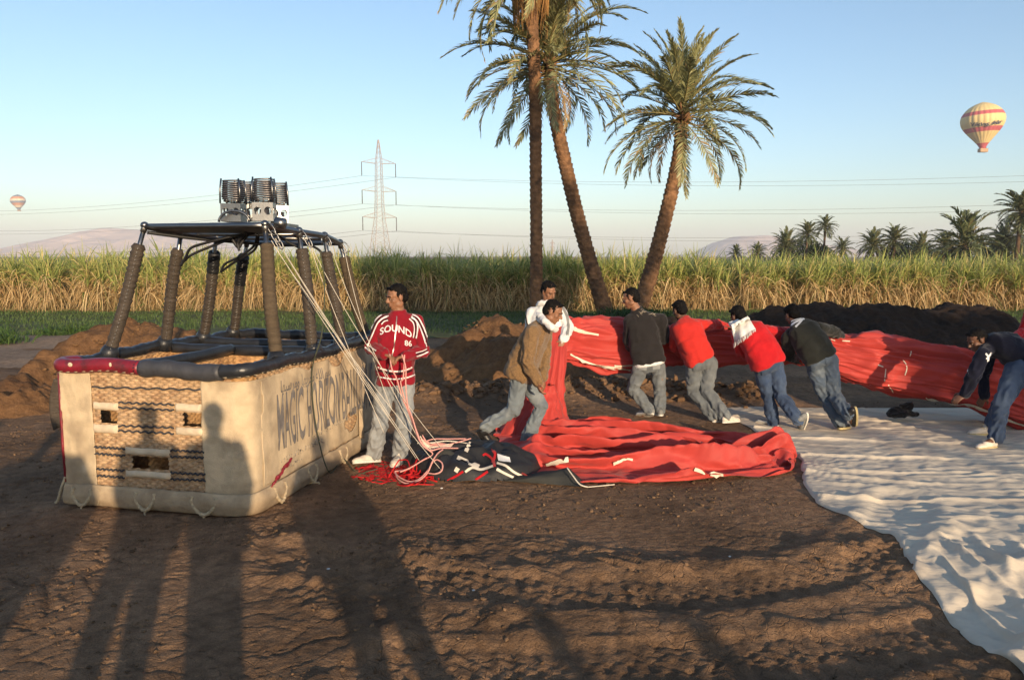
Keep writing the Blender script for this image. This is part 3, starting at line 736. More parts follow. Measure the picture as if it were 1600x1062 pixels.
# ---- far palms beyond the cane
def far_crown(seed, n=44, L=2.6, leaf=.55):
    V = []; F = []; C = []; r = np.random.default_rng(seed); base = 0
    for i in range(n):
        me = FARF[r.integers(len(FARF))]; el = 1.5-2.3*(i/n)+r.uniform(-.1, .1); az = i*2.4
        R = np.array((Matrix.Rotation(az, 3, 'Z') @ Matrix.Rotation(-el, 3, 'Y')))
        v = (me[0]*L/2.6*r.uniform(.85, 1.1)) @ R.T; V.append(v); F += [tuple(a+base for a in f) for f in me[1]]; base += len(v)
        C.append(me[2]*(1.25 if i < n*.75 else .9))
    return np.concatenate(V), F, np.concatenate(C)
FARF = []
for k in range(4):
    me = frond_mesh(2.6, .42+.13*k, 26, 80+k, .12, .62, .03, .055)
    v = np.array([tuple(x.co) for x in me.vertices]); c = np.array([tuple(x.color)[:3] for x in me.color_attributes['col'].data])
    v2 = v.copy(); FARF.append((v2, [tuple(p.vertices) for p in me.polygons], c)); bpy.data.meshes.remove(me)
FC = []
for k in range(4):
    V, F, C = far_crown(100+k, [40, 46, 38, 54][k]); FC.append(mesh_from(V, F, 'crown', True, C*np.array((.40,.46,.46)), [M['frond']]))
def far_palm(label, x, y, D, rad, h_px, k, thick=.2, bush=False):
    """crown centre at pixel (x, y); rad crown radius in pixels"""
    c = W(x, y, D); t = thing('distant_palm', label, 'palm tree', (c.x, c.y, 0), 'palms beyond the cane field')
    v, f = tube([Vector((c.x-.2, c.y, 0)), Vector((c.x-.1, c.y, c.z*.5)), c], [thick*.75, thick*.6, thick*.6], 10)
    obj('trunk', v, f, M['barkdark'], t)
    s = rad*D/F_PX/2.6*1.25
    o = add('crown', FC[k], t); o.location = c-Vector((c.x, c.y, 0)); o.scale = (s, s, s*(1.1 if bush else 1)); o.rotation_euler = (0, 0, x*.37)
    return t
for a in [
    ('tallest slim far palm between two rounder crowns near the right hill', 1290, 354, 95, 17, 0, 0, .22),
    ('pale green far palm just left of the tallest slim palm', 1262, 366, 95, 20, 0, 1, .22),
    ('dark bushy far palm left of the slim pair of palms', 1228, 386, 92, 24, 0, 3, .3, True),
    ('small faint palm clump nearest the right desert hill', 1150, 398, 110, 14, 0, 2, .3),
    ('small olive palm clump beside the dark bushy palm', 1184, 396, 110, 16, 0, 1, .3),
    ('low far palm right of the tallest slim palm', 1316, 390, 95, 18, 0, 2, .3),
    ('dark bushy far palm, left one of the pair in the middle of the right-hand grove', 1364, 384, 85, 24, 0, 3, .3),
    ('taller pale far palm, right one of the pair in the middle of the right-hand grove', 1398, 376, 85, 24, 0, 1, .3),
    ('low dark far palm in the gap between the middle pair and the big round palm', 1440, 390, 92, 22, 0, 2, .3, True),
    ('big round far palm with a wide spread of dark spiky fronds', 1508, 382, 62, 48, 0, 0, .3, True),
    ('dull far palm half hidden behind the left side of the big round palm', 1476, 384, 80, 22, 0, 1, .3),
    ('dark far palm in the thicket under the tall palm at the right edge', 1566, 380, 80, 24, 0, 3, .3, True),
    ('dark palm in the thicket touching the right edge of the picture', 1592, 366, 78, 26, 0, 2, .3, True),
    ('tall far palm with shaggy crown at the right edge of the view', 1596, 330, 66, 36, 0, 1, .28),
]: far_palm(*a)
M['farbush'] = attrmat('shrub_leaf', .6, .2, .2)
def leafy(name, label, cat, blobs, n, leaf, mat, cols, seed, trunkpts=None, group=None):
    """tree whose crown is many small leaf faces spread through the volume of several lobes"""
    r = np.random.default_rng(seed); b0 = blobs[0]
    t = thing(name, label, cat, (b0[0][0], b0[0][1], 0), group)
    w = np.array([bl[1][0]*bl[1][1]*bl[1][2] for bl in blobs])**.8; k = r.choice(len(blobs), n, p=w/w.sum())
    d = r.normal(0, 1, (n, 3)); d /= np.linalg.norm(d, axis=1, keepdims=True); d *= (r.uniform(.15, 1, (n, 1))**.4)
    P = np.array([bl[0] for bl in blobs])[k]+d*np.array([bl[1] for bl in blobs])[k]
    P += leaf*2*np.stack([pn(P[:,0]*2, P[:,1]*2, P[:,2]*2+q*7) for q in range(3)], 1)
    A = r.normal(0, 1, (n, 3)); A /= np.linalg.norm(A, axis=1, keepdims=True); B = np.cross(A, r.normal(0, 1, (n, 3))); B /= np.linalg.norm(B, axis=1, keepdims=True)
    s = leaf*r.uniform(.6, 1.3, (n, 1))
    V = np.stack([P-A*s, P+B*s*.5, P+A*s, P-B*s*.5], 1).reshape(-1, 3); F = np.arange(n*4).reshape(-1, 4)
    c = np.array(cols)*r.uniform(.6, 1.4, (n, 1))
    obj('crown', V, F, mat, t, cols=np.repeat(c, 4, axis=0))
    if trunkpts:
        mb = MB()
        for tp in trunkpts: mb.put(*tube(crom(tp[0], 4), list(np.linspace(tp[1], tp[2], len(crom(tp[0], 4)))), 8))
        mb.build('trunk', M['barkdark'], t)
    return t
for i, (x, y, D, rx, rz) in enumerate([(1255,398,100,4,2.6),(1420,398,95,4,2.2),(1545,396,90,5,3.0)]):
    c = W(x, y, D)
    leafy('shrub', ['dark scrub at the foot of the slim far palms', 'dark scrub between the far palm pair and the big round palm', 'dark scrub right of the big round far palm'][i], 'shrub', [((c.x, c.y, 1.6), (rx, 2, rz)), ((c.x+2, c.y, 1.3), (rx*.6, 2, rz*.8))], 5000, .22, M['farbush'], (.05,.07,.03), 70+i, [([(c.x, c.y, 0), (c.x, c.y, 1.5)], .15, .08)])

# ---- unseen trees added behind the photographer, crowns shaped to shade verge, mounds and trunks
def UV(u, v, d):
    """point d metres back towards the sun from the plane through the camera's foot whose shade lands at (u, v)"""
    ca, sa, ce, se = math.cos(SUN_AZ), math.sin(SUN_AZ), math.cos(SUN_EL), math.sin(SUN_EL)
    p = Vector((u*ca, u*sa, 0)); q = Vector((-sa, ca, 0))
    vz = (v+d*se)/ce
    return p-q*d+Vector((0, 0, vz))
c0 = UV(7.4, 4.6, 30)
def lobes(lst, d): return [(tuple(UV(u, v, d)), (ru, ru*.8, rv)) for u, v, ru, rv in lst]
b = lobes([(7.4,5.2,2.4,1.7),(5.5,4.4,1.05,1.1),(5.4,6.0,1.0,1.2),(7.2,7.6,1.3,1.6),(8.2,6.6,1.2,1.3),(9.5,4.9,1.3,1.5),(10.3,4.9,.65,1.6),(11.0,5.6,.35,.9),(7.9,8.9,.5,1.0),(7.5,3.9,1.6,.7),(10.2,3.7,.7,.6)], 30)
tb = b[0][0]
leafy('unseen_shade_tree', 'broad leafy tree added unseen behind the photographer for its shade', 'tree', b, 42000, .17, M['farbush'], (.05,.08,.03), 91, [([(tb[0]+.6, tb[1], 0), (tb[0]+.5, tb[1], 3), (tb[0], tb[1], tb[2])], .3, .12), ([(tb[0]+.5, tb[1], 3), (tb[0]-2, tb[1], tb[2]-.5)], .16, .05), ([(tb[0]+.5, tb[1], 3), (tb[0]+2.6, tb[1], tb[2]-.6)], .16, .05)])
b = lobes([(9.0,1.2,1.0,1.4),(10.4,1.9,1.4,1.5),(12.2,2.0,1.6,1.5),(14.0,1.9,1.5,1.5),(15.8,1.5,1.5,1.4),(8.45,.2,.75,1.5),(8.35,1.5,.6,1.0),(17.5,1.2,1.6,1.3)], 24)
b += lobes([(11.5,-.6,3,1.4),(15.5,-.6,3,1.4)], 24)
leafy('unseen_shade_thicket', 'low spreading thicket added unseen behind the photographer at right for its shade', 'tree', b, 40000, .16, M['farbush'], (.05,.075,.03), 92, [([(b[1][0][0], b[1][0][1], 0), b[1][0]], .2, .08), ([(b[3][0][0], b[3][0][1], 0), b[3][0]], .2, .08)])
# ================================================================== BASKET
M['leather'] = pmat('black_leather', (.018,.019,.022), .38, .3, 9, .5, 45, spec=.5, bdist=.006)
M['tape'] = pmat('grey_tape', (.045,.045,.05), .5, .2, 9, .5, 30, spec=.4)
M['redleather'] = pmat('red_leather', (.20,.012,.022), .42, .25, 8, .4, 40, spec=.5, alt=(.05,.02,.02), altscale=14, altamt=.6)
M['canvas'] = pmat('old_canvas', (.54,.42,.27), .88, .16, 6, .45, 130, alt=(.29,.215,.14), altscale=3.4, altamt=.8)
def dirty_foot(m, z0, z1, col):
    """mud splashed up from the ground: strongest at the hem, ragged above"""
    nt = m.node_tree; l = nt.links; b = nt.nodes['Principled BSDF']; src = b.inputs['Base Color'].links[0].from_socket
    tc = N(nt, 'ShaderNodeTexCoord'); sx = N(nt, 'ShaderNodeSeparateXYZ'); l.new(tc.outputs['Object'], sx.inputs[0])
    n1 = N(nt, 'ShaderNodeTexNoise', Scale=5.0, Detail=6.0, Roughness=.7); l.new(tc.outputs['Object'], n1.inputs['Vector'])
    ad = N(nt, 'ShaderNodeMath', operation='MULTIPLY_ADD'); l.new(n1.outputs['Fac'], ad.inputs[0]); ad.inputs[1].default_value = -.55; l.new(sx.outputs['Z'], ad.inputs[2])
    mr = N(nt, 'ShaderNodeMapRange'); mr.inputs['From Min'].default_value = z0-.28; mr.inputs['From Max'].default_value = z1-.28; mr.inputs['To Min'].default_value = .85; mr.inputs['To Max'].default_value = 0; l.new(ad.outputs[0], mr.inputs['Value'])
    mx = N(nt, 'ShaderNodeMix', data_type='RGBA'); l.new(mr.outputs[0], mx.inputs['Factor']); l.new(src, mx.inputs['A']); mx.inputs['B'].default_value = c4(col); l.new(mx.outputs['Result'], b.inputs['Base Color'])
dirty_foot(M['canvas'], -.02, .34, (.20,.135,.08))
M['rawhide'] = pmat('rawhide_pad', (.58,.47,.33), .7, .15, 9, .3, 70)
M['wicker'] = pmat('wicker', (.40,.265,.15), .65, .4, 26, .4, 120, alt=(.24,.13,.065), altscale=16, altamt=.7)
M['wickerold'] = pmat('worn_wicker', (.46,.27,.12), .7, .4, 20, .4, 90, alt=(.2,.1,.05), altscale=9, altamt=.7)
M['cord'] = pmat('dark_cord', (.045,.045,.05), .8, .2, 20, .3, 90)
M['steel'] = pmat('steel', (.22,.22,.22), .36, .1, 14, .05, 50, metallic=1.0)
M['steeldull'] = pmat('dull_steel', (.30,.29,.27), .42, .25, 14, .1, 50, metallic=1.0)
M['coil'] = pmat('burnt_coil', (.16,.15,.15), .4, .4, 25, .15, 80, metallic=.8)
M['padA'] = pmat('brown_pole_cover', (.058,.044,.032), .62, .25, 9, .8, 30, spec=.35, stretch=(1,1,4), bdist=.012)
M['padB'] = pmat('ribbed_pole_cover', (.082,.060,.038), .8, .25, 9, .8, 30, spec=.2, stretch=(1,1,4), bdist=.012)
M['rubber'] = pmat('hose_rubber', (.015,.015,.016), .5, .2, 10, .1, 60, spec=.4)
M['jute'] = pmat('jute_rope', (.42,.33,.21), .9, .25, 40, .6, 200)
M['print'] = pmat('faded_print', (.16,.145,.135), .9, .35, 14, .1, 90, alt=(.36,.31,.24), altscale=9, altamt=.55)
M['printfaint'] = pmat('very_faded_print', (.33,.28,.215), .9, .2, 14, .1, 90)
BW, BL, BH = 1.60, 2.45, 1.15
EX = Vector((.978,-.21,0)).normalized(); EY = Vector((.21,.978,0)).normalized()
B0 = Vector((-2.0,5.70,0))-EX*BW                  # near left corner on the ground
def B(x, y, z): return B0+EX*x+EY*y+Vector((0,0,z))
bk = thing('balloon_basket', 'wicker balloon basket clad in worn cream canvas with padded black and red rim', 'balloon basket', tuple(B(BW/2, BL/2, 0)))
def Bn(A): A = np.asarray(A, float); return np.array(B0)+A[..., 0:1]*np.array(EX)+A[..., 1:2]*np.array(EY)+A[..., 2:3]*np.array((0,0,1.0))
CR = .13                                          # corner radius
# ---- end panel facing us: strands woven round stakes, with foot holes and dark cords
def weave(name, wid, z0, z1, place, holes=(), parent=bk, pitch=.021, stake=.042, mat=None, depth=.012, res=(.0085,.0042)):
    nu = int(wid/res[0])+1; nv = int((z1-z0)/res[1])+1
    u = np.linspace(0, wid, nu); v = np.linspace(z0, z1, nv); U, Vv = np.meshgrid(u, v, indexing='ij')
    row = Vv/pitch; k = np.floor(row); fr = row-k
    jit = .25*np.sin(k*12.9898)*1.0
    over = np.cos(math.pi*(U/stake+k)+jit)*(.75+.25*pn(U*9, Vv*9, 2.0))
    prof = np.sqrt(np.clip(1-(2*fr-1)**2, 0, 1))
    D = depth*(over*.6+prof*.9*(.6+.4*over))+.006*pn(U*3, Vv*3, 5.0)
    P = place(U, Vv, D)
    F = gridfaces(nu, nv)
    if holes:
        cu = U.ravel()[F].mean(1); cv = Vv.ravel()[F].mean(1); keep = np.ones(len(F), bool)
        for (a, b_, c, d) in holes: keep &= ~((cu > a) & (cu < b_) & (cv > c) & (cv < d))
        F = F[keep]
    return obj(name, P.reshape(-1, 3), F, mat or M['wicker'], parent)
# pixel -> basket end panel coordinates
def bx(x, y):
    d = ray(x, y); n = EY; t = (B0-Vector((0,0,CAM_H))).dot(n)/d.dot(n); p = Vector((0,0,CAM_H))+d*t-B0
    return p.dot(EX), p.z
def by_side(x, y):
    d = ray(x, y); n = EX; t = (B(BW,0,0)-Vector((0,0,CAM_H))).dot(n)/d.dot(n); p = Vector((0,0,CAM_H))+d*t-B0
    return p.dot(EY), p.z
def hole_px(x0, y0, x1, y1): a, b_ = bx(x0, y0), bx(x1, y1); return (a[0], b_[0], b_[1], a[1])
H1, H2, H3 = hole_px(156,640,184,661), hole_px(285,644,315,666), hole_px(206,711,264,734)
HOLES = (H1, H2, H3)
weave('wicker_panel', BW-.13, .10, 1.10, lambda u, v, d: Bn(np.stack([u+.01, -d, v], -1)), HOLES)
weave('wicker_panel', BL-.15, .10, 1.10, lambda u, v, d: Bn(np.stack([BW+d, u+.14, v], -1)), res=(.012,.006))
weave('wicker_panel', BL-.02, .10, 1.10, lambda u, v, d: Bn(np.stack([0-d, u+.01, v], -1)), res=(.02,.008))
weave('wicker_panel', BW-.02, .10, 1.10, lambda u, v, d: Bn(np.stack([u+.01, BL+d, v], -1)), res=(.02,.008))
# inner faces (a wicker wall is about 3 cm thick) and partition walls
for plc, wd in ((lambda u, v, d: Bn(np.stack([u+.03, .03+d, v], -1)), BW-.06), (lambda u, v, d: Bn(np.stack([BW-.03-d, u+.03, v], -1)), BL-.06), (lambda u, v, d: Bn(np.stack([.03+d, u+.03, v], -1)), BL-.06), (lambda u, v, d: Bn(np.stack([u+.03, BL-.03-d, v], -1)), BW-.06)):
    weave('inner_wall', wd, .06, 1.10, plc, [(a-.05, b_+.01, c-.02, d+.02) for a, b_, c, d in HOLES] if wd < 1.56 and plc(np.zeros(1), np.zeros(1), np.zeros(1))[0][1] < 6.3 else (), res=(.012,.008), mat=M['wickerold'])
weave('partition_wall', BW-.08, .06, 1.08, lambda u, v, d: Bn(np.stack([u+.04, 1.32+d, v], -1)), res=(.02,.008), mat=M['wickerold'])
weave('partition_wall', BW-.08, .06, 1.08, lambda u, v, d: Bn(np.stack([u+.04, 1.85+d, v], -1)), res=(.02,.008), mat=M['wickerold'])
weave('partition_wall', 1.26, .06, 1.08, lambda u, v, d: Bn(np.stack([.70+d, u+.04, v], -1)), res=(.02,.008), mat=M['wickerold'])
v, f = box(B(BW/2, BL/2, .05), BW-.05, BL-.05, .04, EX, EY); obj('floor', v, f, M['wickerold'], bk, False)
# shallow sheets behind the weave so that no light leaks through
# ---- dark cords woven in, running between the canvas strips and the holes
def cord(x0, x1, y0, y1, skip=()):
    pts = []
    for i in range(41):
        t = i/40; x = lerp(x0, x1, t); u, z = bx(x, lerp(y0, y1, t)); pts.append(B(u, -.020-.004*math.sin(u*2*math.pi/.034*.5), z+.006*math.sin(i*1.1+y0)))
    v, f = tube(pts, .0074, 6); obj('cord', v, f, M['cord'], bk)
for a in [(147,316,604,608),(188,274,628,631),(188,274,636,640),(188,274,664,667),(188,274,672,676),(150,197,697,700),(269,322,702,705),(150,197,707,711),(269,322,712,714),(150,197,731,734),(269,324,737,740),(150,197,741,745),(269,324,747,749),(152,323,767,774)]: cord(*a)
# ---- rawhide pads above and below every foot hole
def pad(x0, x1, y0, y1, seed):
    (u0, z1), (u1, z0) = bx(x0, y0), bx(x1, y1); nu, nv = 24, 9
    U, Vv = np.meshgrid(np.linspace(0, 1, nu), np.linspace(0, 1, nv), indexing='ij')
    u = u0+(u1-u0)*U; z = z0+(z1-z0)*Vv+.006*pn(U*4, Vv*0+seed, 1.0)
    d = .022+.016*np.sin(math.pi*Vv)**.6*(.9+.3*pn(U*5, Vv*2, seed))
    edge = np.minimum(np.minimum(U, 1-U)*nu/1.5, 1); d = d*np.clip(edge, .35, 1)
    obj('foothold_pad', Bn(np.stack([u, -d, z], -1)).reshape(-1, 3), gridfaces(nu, nv), M['rawhide'], bk)
for i, a in enumerate([(147,187,627,640),(147,187,661,676),(275,318,629,643),(276,320,666,680),(197,268,697,712),(198,269,733,748)]): pad(*a, i*3.3)
# ---- canvas: front strips, the banner down the right side, the bottom skirt
def cloth(name, nu, nv, fn, mat, parent=bk, keepfn=None, thick=.004, **k):
    U, Vv = np.meshgrid(np.linspace(0, 1, nu), np.linspace(0, 1, nv), indexing='ij')
    P = fn(U, Vv); F = gridfaces(nu, nv)
    if keepfn is not None:
        cu = U.ravel()[F].mean(1); cv = Vv.ravel()[F].mean(1); F = F[keepfn(cu, cv)]
    o = obj(name, P.reshape(-1, 3), F, mat, parent, **k)
    if thick:
        md = o.modifiers.new('thickness', 'SOLIDIFY'); md.thickness = thick; md.offset = -1
    return o
def wrap(u, z, d):
    """walk round the near end: u<0 left side, 0..BW end panel, >BW right side; d metres proud"""
    u = np.asarray(u, float); r = CR
    # arc-length with rounded right corner
    flat = BW-r; arc = r*math.pi/2
    a = np.clip((u-flat)/arc, 0, 1)*math.pi/2
    past = np.clip(u-flat-arc, 0, None); front = np.minimum(u, flat)
    x = front+r*np.sin(a); y = r-r*np.cos(a)+past
    nx = np.sin(a); ny = -np.cos(a)
    return Bn(np.stack([x+nx*d, y+ny*d, z+0*u], -1))
def strip(uL, uR, z0, z1, seed, amp=.009):
    def fn(U, V):
        u = uL(V)+(uR(V)-uL(V))*U; z = z0+(z1-z0)*V
        d = .022+amp*fbm(U*3, V*5, seed, 3)+.004*pn(U*1.5, V*18, seed+1)
        return wrap(u, z+.004*pn(U*6, V*0, seed), d)
    return fn
uA0 = bx(103,680)[0]; uA1 = bx(149,680)[0]; uB0 = bx(319,680)[0]
cloth('canvas_strip', 24, 90, strip(lambda V: uA0-.012+0*V, lambda V: uA1-.012*V+.012, .165, 1.09, 1.0), M['canvas'])
cloth('canvas_strip', 60, 90, strip(lambda V: uB0+.005*np.sin(V*9), lambda V: BW+.26+0*V, .15, 1.06, 7.0, .009), M['canvas'])
# banner down the right side; torn along its top edge and in two places
def side(yl, z, d): return Bn(np.stack([BW+d, yl, z], -1))
T1, T2 = by_side(399,633), by_side(545,658)
def topline(y): return 1.075-.10*np.exp(-((y-1.52)/.14)**4)-.015*np.abs(np.sin(y*9))-.05*np.exp(-((y-.95)/.1)**2)-.03*sstep(.5, .1, y)
def banner_d(y, z): return .030+.010*fbm(y*2.2, z*2.2, 3.0, 3)+.009*np.sin(y*21+2*np.sin(z*3))*np.exp(-((y-1.25)/.5)**2)+.006*pn(y*9, z*2, 2.0)
def fnb(U, V):
    y = .16+(BL-.18)*U; zt = topline(y); z = .20+.02*pn(y*3, 0*y, 1.0)+(zt-.20)*V
    return side(y, z, banner_d(y, z))
def keepb(u, v):
    y = .16+(BL-.18)*u; z = .20+(topline(y)-.20)*v
    h1 = (np.abs(y-T1[0]) < .055+.02*pn(z*9, y, 1.0)) & (np.abs(z-T1[1]) < .085) & ((y-T1[0])*1.2+.10 > np.abs(z-T1[1]-.02))
    h2 = ((y-T2[0])/.14)**2+((z-T2[1])/.10)**2 < 1+.5*pn(y*11, z*11, 3.0)
    return ~(h1 | h2)
ban = cloth('canvas_banner', 200, 90, fnb, M['canvas'], keepfn=keepb)
# torn flap hanging by the second hole
cloth('canvas_flap', 12, 14, lambda U, V: side(T2[0]+.14+.10*U*(1-.5*V), T2[1]+.10-.30*V, .045+.06*V*U+.02*np.sin(U*5)), M['canvas'])
def skirt(U, V):
    u = -.02+(BW+BL+.02-.43*CR)*U; ph = V
    # hangs below the weave, rolls under the floor
    z = .185-.165*np.clip(ph*1.25, 0, 1); d = .030+.035*np.sin(np.clip(ph*1.1, 0, 1)*math.pi)**.8-.07*np.clip(ph-.8, 0, 1)*5*.6
    d = d+.012*fbm(U*14, V*2, 2.0, 3); z = z+.012*pn(U*22, V*0, 5.0)*(1-V)+.006
    return wrap(u, z, d)
cloth('canvas_skirt', 320, 22, skirt, M['canvas'])
# lettering printed on the banner
def print_side(s, x0, x1, yb0, yb1, mat, name, italic=0.0, bold=0.0):
    """x0..x1 span along the wall (m), z from yb0 to yb1"""
    V, F = text2d(s, 1.0, .09, bold)
    if not len(V): return
    w, h = V.max(0); yl = x0+(x1-x0)*V[:, 0]/w; z = yb0+(yb1-yb0)*V[:, 1]/h
    yl = yl+italic*(z-yb0)+.012*np.sin(z*17+yl*5)*np.exp(-((yl-1.2)/.4)**2)
    d = banner_d(yl, z)+.004
    obj(name, side(yl, z, d), F, mat, bk)
def zfit(px): return by_side(*px)
a0, b0 = by_side(430,705), by_side(428,612)
print_side('MAGIC HORIZON BALLOONS', by_side(427,650)[0]+.01, 2.36, by_side(430,705)[1], by_side(428,615)[1], M['print'], 'banner_lettering', bold=.012)
AR = '\uFE82\uFEEC\uFEF4\uFEB3\uFEAE\uFEE3\uFEED \uFE8E\uFEEC\uFEF3\uFEAE\uFEA0\uFEE3 \uFEEA\uFEE0\uFEDF\uFE8D \uFEE2\uFEB4\uFE91'.replace('\uFE82', '\uFE8E')
print_side(AR, by_side(429,590)[0]+.03, 1.40, .845, 1.0, M['print'], 'arabic_lettering', bold=.018)
def scribble(x0, x1, z0, h, seed):
    r = np.random.default_rng(seed); mb = MB(); x = x0
    while x < x1:
        w = r.uniform(.018, .034)
        pts = [side(np.array([x+w*r.uniform(0, 1)]), np.array([z0+h*r.uniform(0, 1)]), np.array([0.0]))[0] for _ in range(4)]
        yy = np.array([(Vector(p)-B0).dot(EY) for p in pts]); zz = np.array([p[2] for p in pts]); pts = side(yy, zz, banner_d(yy, zz)+.002)
        mb.put(*tube([tuple(p) for p in pts], .0045, 4)); x += w+.012
    return mb.build('worn_lettering', M['printfaint'], bk)
scribble(.42, 1.15, .315, .05, 2); scribble(1.02, 1.72, .40, .035, 3); scribble(.40, .78, .25, .035, 4)
# ---- rope handles threaded through the skirt
def handle(u, w, z, d, n, tail=.16, seed=0):
    r = np.random.default_rng(seed)
    pts = [(u-w/2, z), (u-w*.52, z-.05), (u-w*.25, z-.115), (u, z-.135), (u+w*.25, z-.115), (u+w*.52, z-.05), (u+w/2, z)]
    pts = [wrap(np.array(a), np.array(b_), np.array(d+.02*math.sin(i/6*math.pi)))[...] for i, (a, b_) in enumerate(pts)]
    pts = [tuple(np.ravel(p)) for p in pts]; rope = crom(pts, 6)
    v, f = tube(rope, [.0155+.0025*math.sin(i*1.7) for i in range(len(rope))], 8); h = obj('rope_handle', v, f, M['jute'], bk)
    c = np.array(pts[3]); tl = [c, c+np.array((.012*r.normal(), -.01, -.05)), c+np.array((.025*r.normal(), -.015, -.5*tail)), c+np.array((.04*r.normal(), -.02, -tail))]
    v, f = tube(crom([tuple(p) for p in tl], 4), .008, 6); obj('rope_end', v, f, M['jute'], h)
for i, (x, y) in enumerate([(137,778),(235,785),(326,785)]):
    u, z = bx(x, y); handle(u, .16 if i < 2 else .20, .165, .050, i, .12, i)
handle(BW+.30, .16, .17, .05, 4, .05, 5); handle(BW+.86, .15, .17, .05, 5, .02, 6); handle(BW+1.5, .14, .17, .05, 6, .02, 7)
for i, x in enumerate((164,340)):
    u, z = bx(x, 790); p = wrap(np.array(u), np.array(.17), np.array(.055)); p = np.ravel(p)
    v, f = tube([p, p+np.array((.01,-.01,-.06)), p+np.array((-.008,-.012,-.13))], .004, 5); obj('loose_string', v, f, M['jute'], bk)
# red rag of old binding showing through the corner
mb = MB()
for k in range(7):
    yl = .28+.045*k; p = np.ravel(side(np.array(yl), np.array(.20+.02*k+.012*math.sin(k*2)), np.array(.045)))
    mb.put(*ellipsoid(p, (EY+Vector((0,0,.5))).normalized(), Vector((0,0,1)), EX, .05+.012*math.sin(k*5), .016+.008*math.sin(k*3.1), .012, 8, 6))
V, F = remesh(mb, .007, 2); nr = normals(V, F); V = V+nr*(.010*pn(V[:,0]*45, V[:,1]*45, V[:,2]*45))[:, None]
obj('red_binding', V, F, M['redleather'], bk)
# loose leather flap off the left corner, zip-like lacing
def flap(U, V):
    z = 1.02-.34*V-.08*U*V; x = -.01-.17*U*np.sin(.6+1.6*V)**.8; y = .02+.05*np.sin(U*3)
    return Bn(np.stack([x, y+0*x, z], -1))
cloth('leather_flap', 14, 16, flap, M['padA'])
v, f = tube([B(-.03,-.01,1.08), B(-.025,-.02,.8), B(-.028,-.02,.5), B(-.02,-.02,.2)], .012, 6); obj('corner_lacing', v, f, M['redleather'], bk)
v, f = tube(crom([tuple(B(-.02,-.02,.24)), tuple(B(-.05,-.04,.15)), tuple(B(-.08,-.05,.05)), tuple(B(-.10,-.06,.03))], 4), .012, 6); obj('rope_end', v, f, M['jute'], bk)
# ---- padded rim
RZ = 1.145
def rim_path(x0, x1, y0, y1, r=.10, n=5):
    pts = []
    for (cx, cy, a0) in ((x1-r, y0+r, -90), (x1-r, y1-r, 0), (x0+r, y1-r, 90), (x0+r, y0+r, 180)):
        for k in range(n+1):
            a = math.radians(a0+90*k/n); pts.append((cx+r*math.cos(a), cy+r*math.sin(a)))
    return pts
loop = rim_path(-.035, BW+.035, -.035, BL+.035)
def dens(pts, step=.035):
    out = []
    for a, b_ in zip(pts, pts[1:]+pts[:1]):
        n = max(1, int(math.hypot(b_[0]-a[0], b_[1]-a[1])/step))
        for k in range(n): out.append((a[0]+(b_[0]-a[0])*k/n, a[1]+(b_[1]-a[1])*k/n))
    return out
loop = dens(loop); nL = len(loop)
zz = [RZ+.010*math.sin(i*.13)+.006*math.sin(i*.41) for i in range(nL)]
rr = [.051+.004*math.sin(i*.9)+.003*math.sin(i*2.3) for i in range(nL)]
v, f = tube([B(x, y, z) for (x, y), z in zip(loop, zz)], rr, 14, closed=True); rim = obj('padded_rim', v, f, M['leather'], bk)
front = [((x, y), z) for (x, y), z in zip(loop, zz) if y < .02]; front.sort(key=lambda q: q[0][0])
uq = bx(228,570)[0]
red = [q for q in front if q[0][0] < uq]; left = [((x, y), z) for (x, y), z in zip(loop, zz) if x < .02 and .02 <= y < .22]; left.sort(key=lambda q: -q[0][1])
v, f = tube([B(x, y, z) for (x, y), z in left+red], .0575, 14); obj('red_rim_cover', v, f, M['redleather'], bk)
gt = [q for q in front if uq-.01 < q[0][0] < bx(352,572)[0]]
v, f = tube([B(x, y, z-.004) for (x, y), z in gt], [.066+.004*math.sin(i*1.3) for i in range(len(gt))], 14); obj('tape_wrap', v, f, M['tape'], bk)
# white stitches along the rim's lower edge
mb = MB()
for i, ((x, y), z) in enumerate(zip(loop, zz)):
    if i % 2: continue
    if y < BL-.2 or True:
        ox = x+(.045 if x > BW-.1 else 0); oy = y-(.045 if y < .1 else 0)
        p = B(ox, oy, z-.040); q = B(ox+.03*(y < .1), oy+.03*(x > BW-.1 and y >= .1), z-.038); mb.put(*tube([p, q], .0035, 4))
mb.build('stitching', M['jute'], bk)
# small repairs on the red cover
for x, y in ((124,567),(186,567)):
    u, z = bx(x, y); v, f = ellipsoid(B(u, -.095, z), EX, Vector((0,0,1)), EY, .022 if x < 150 else .012, .018, .006, 10, 6); obj('worn_patch', v, f, M['rawhide'], bk)
def rail(name, pts, r=.05, mat=None):
    P = crom([tuple(B(*p)) for p in pts], 8); v, f = tube(P, [r+.003*math.sin(i*1.1) for i in range(len(P))], 12); return obj(name, v, f, mat or M['leather'], bk)
rail('partition_rail', [(.70,-.0,1.15),(.70,.6,1.135),(.70,1.25,1.14)])
rail('partition_rail', [(0,1.32,1.13),(.5,1.32,1.12),(1.1,1.32,1.12),(BW,1.32,1.13)])
rail('partition_rail', [(0,1.85,1.13),(.8,1.85,1.12),(BW,1.85,1.13)])
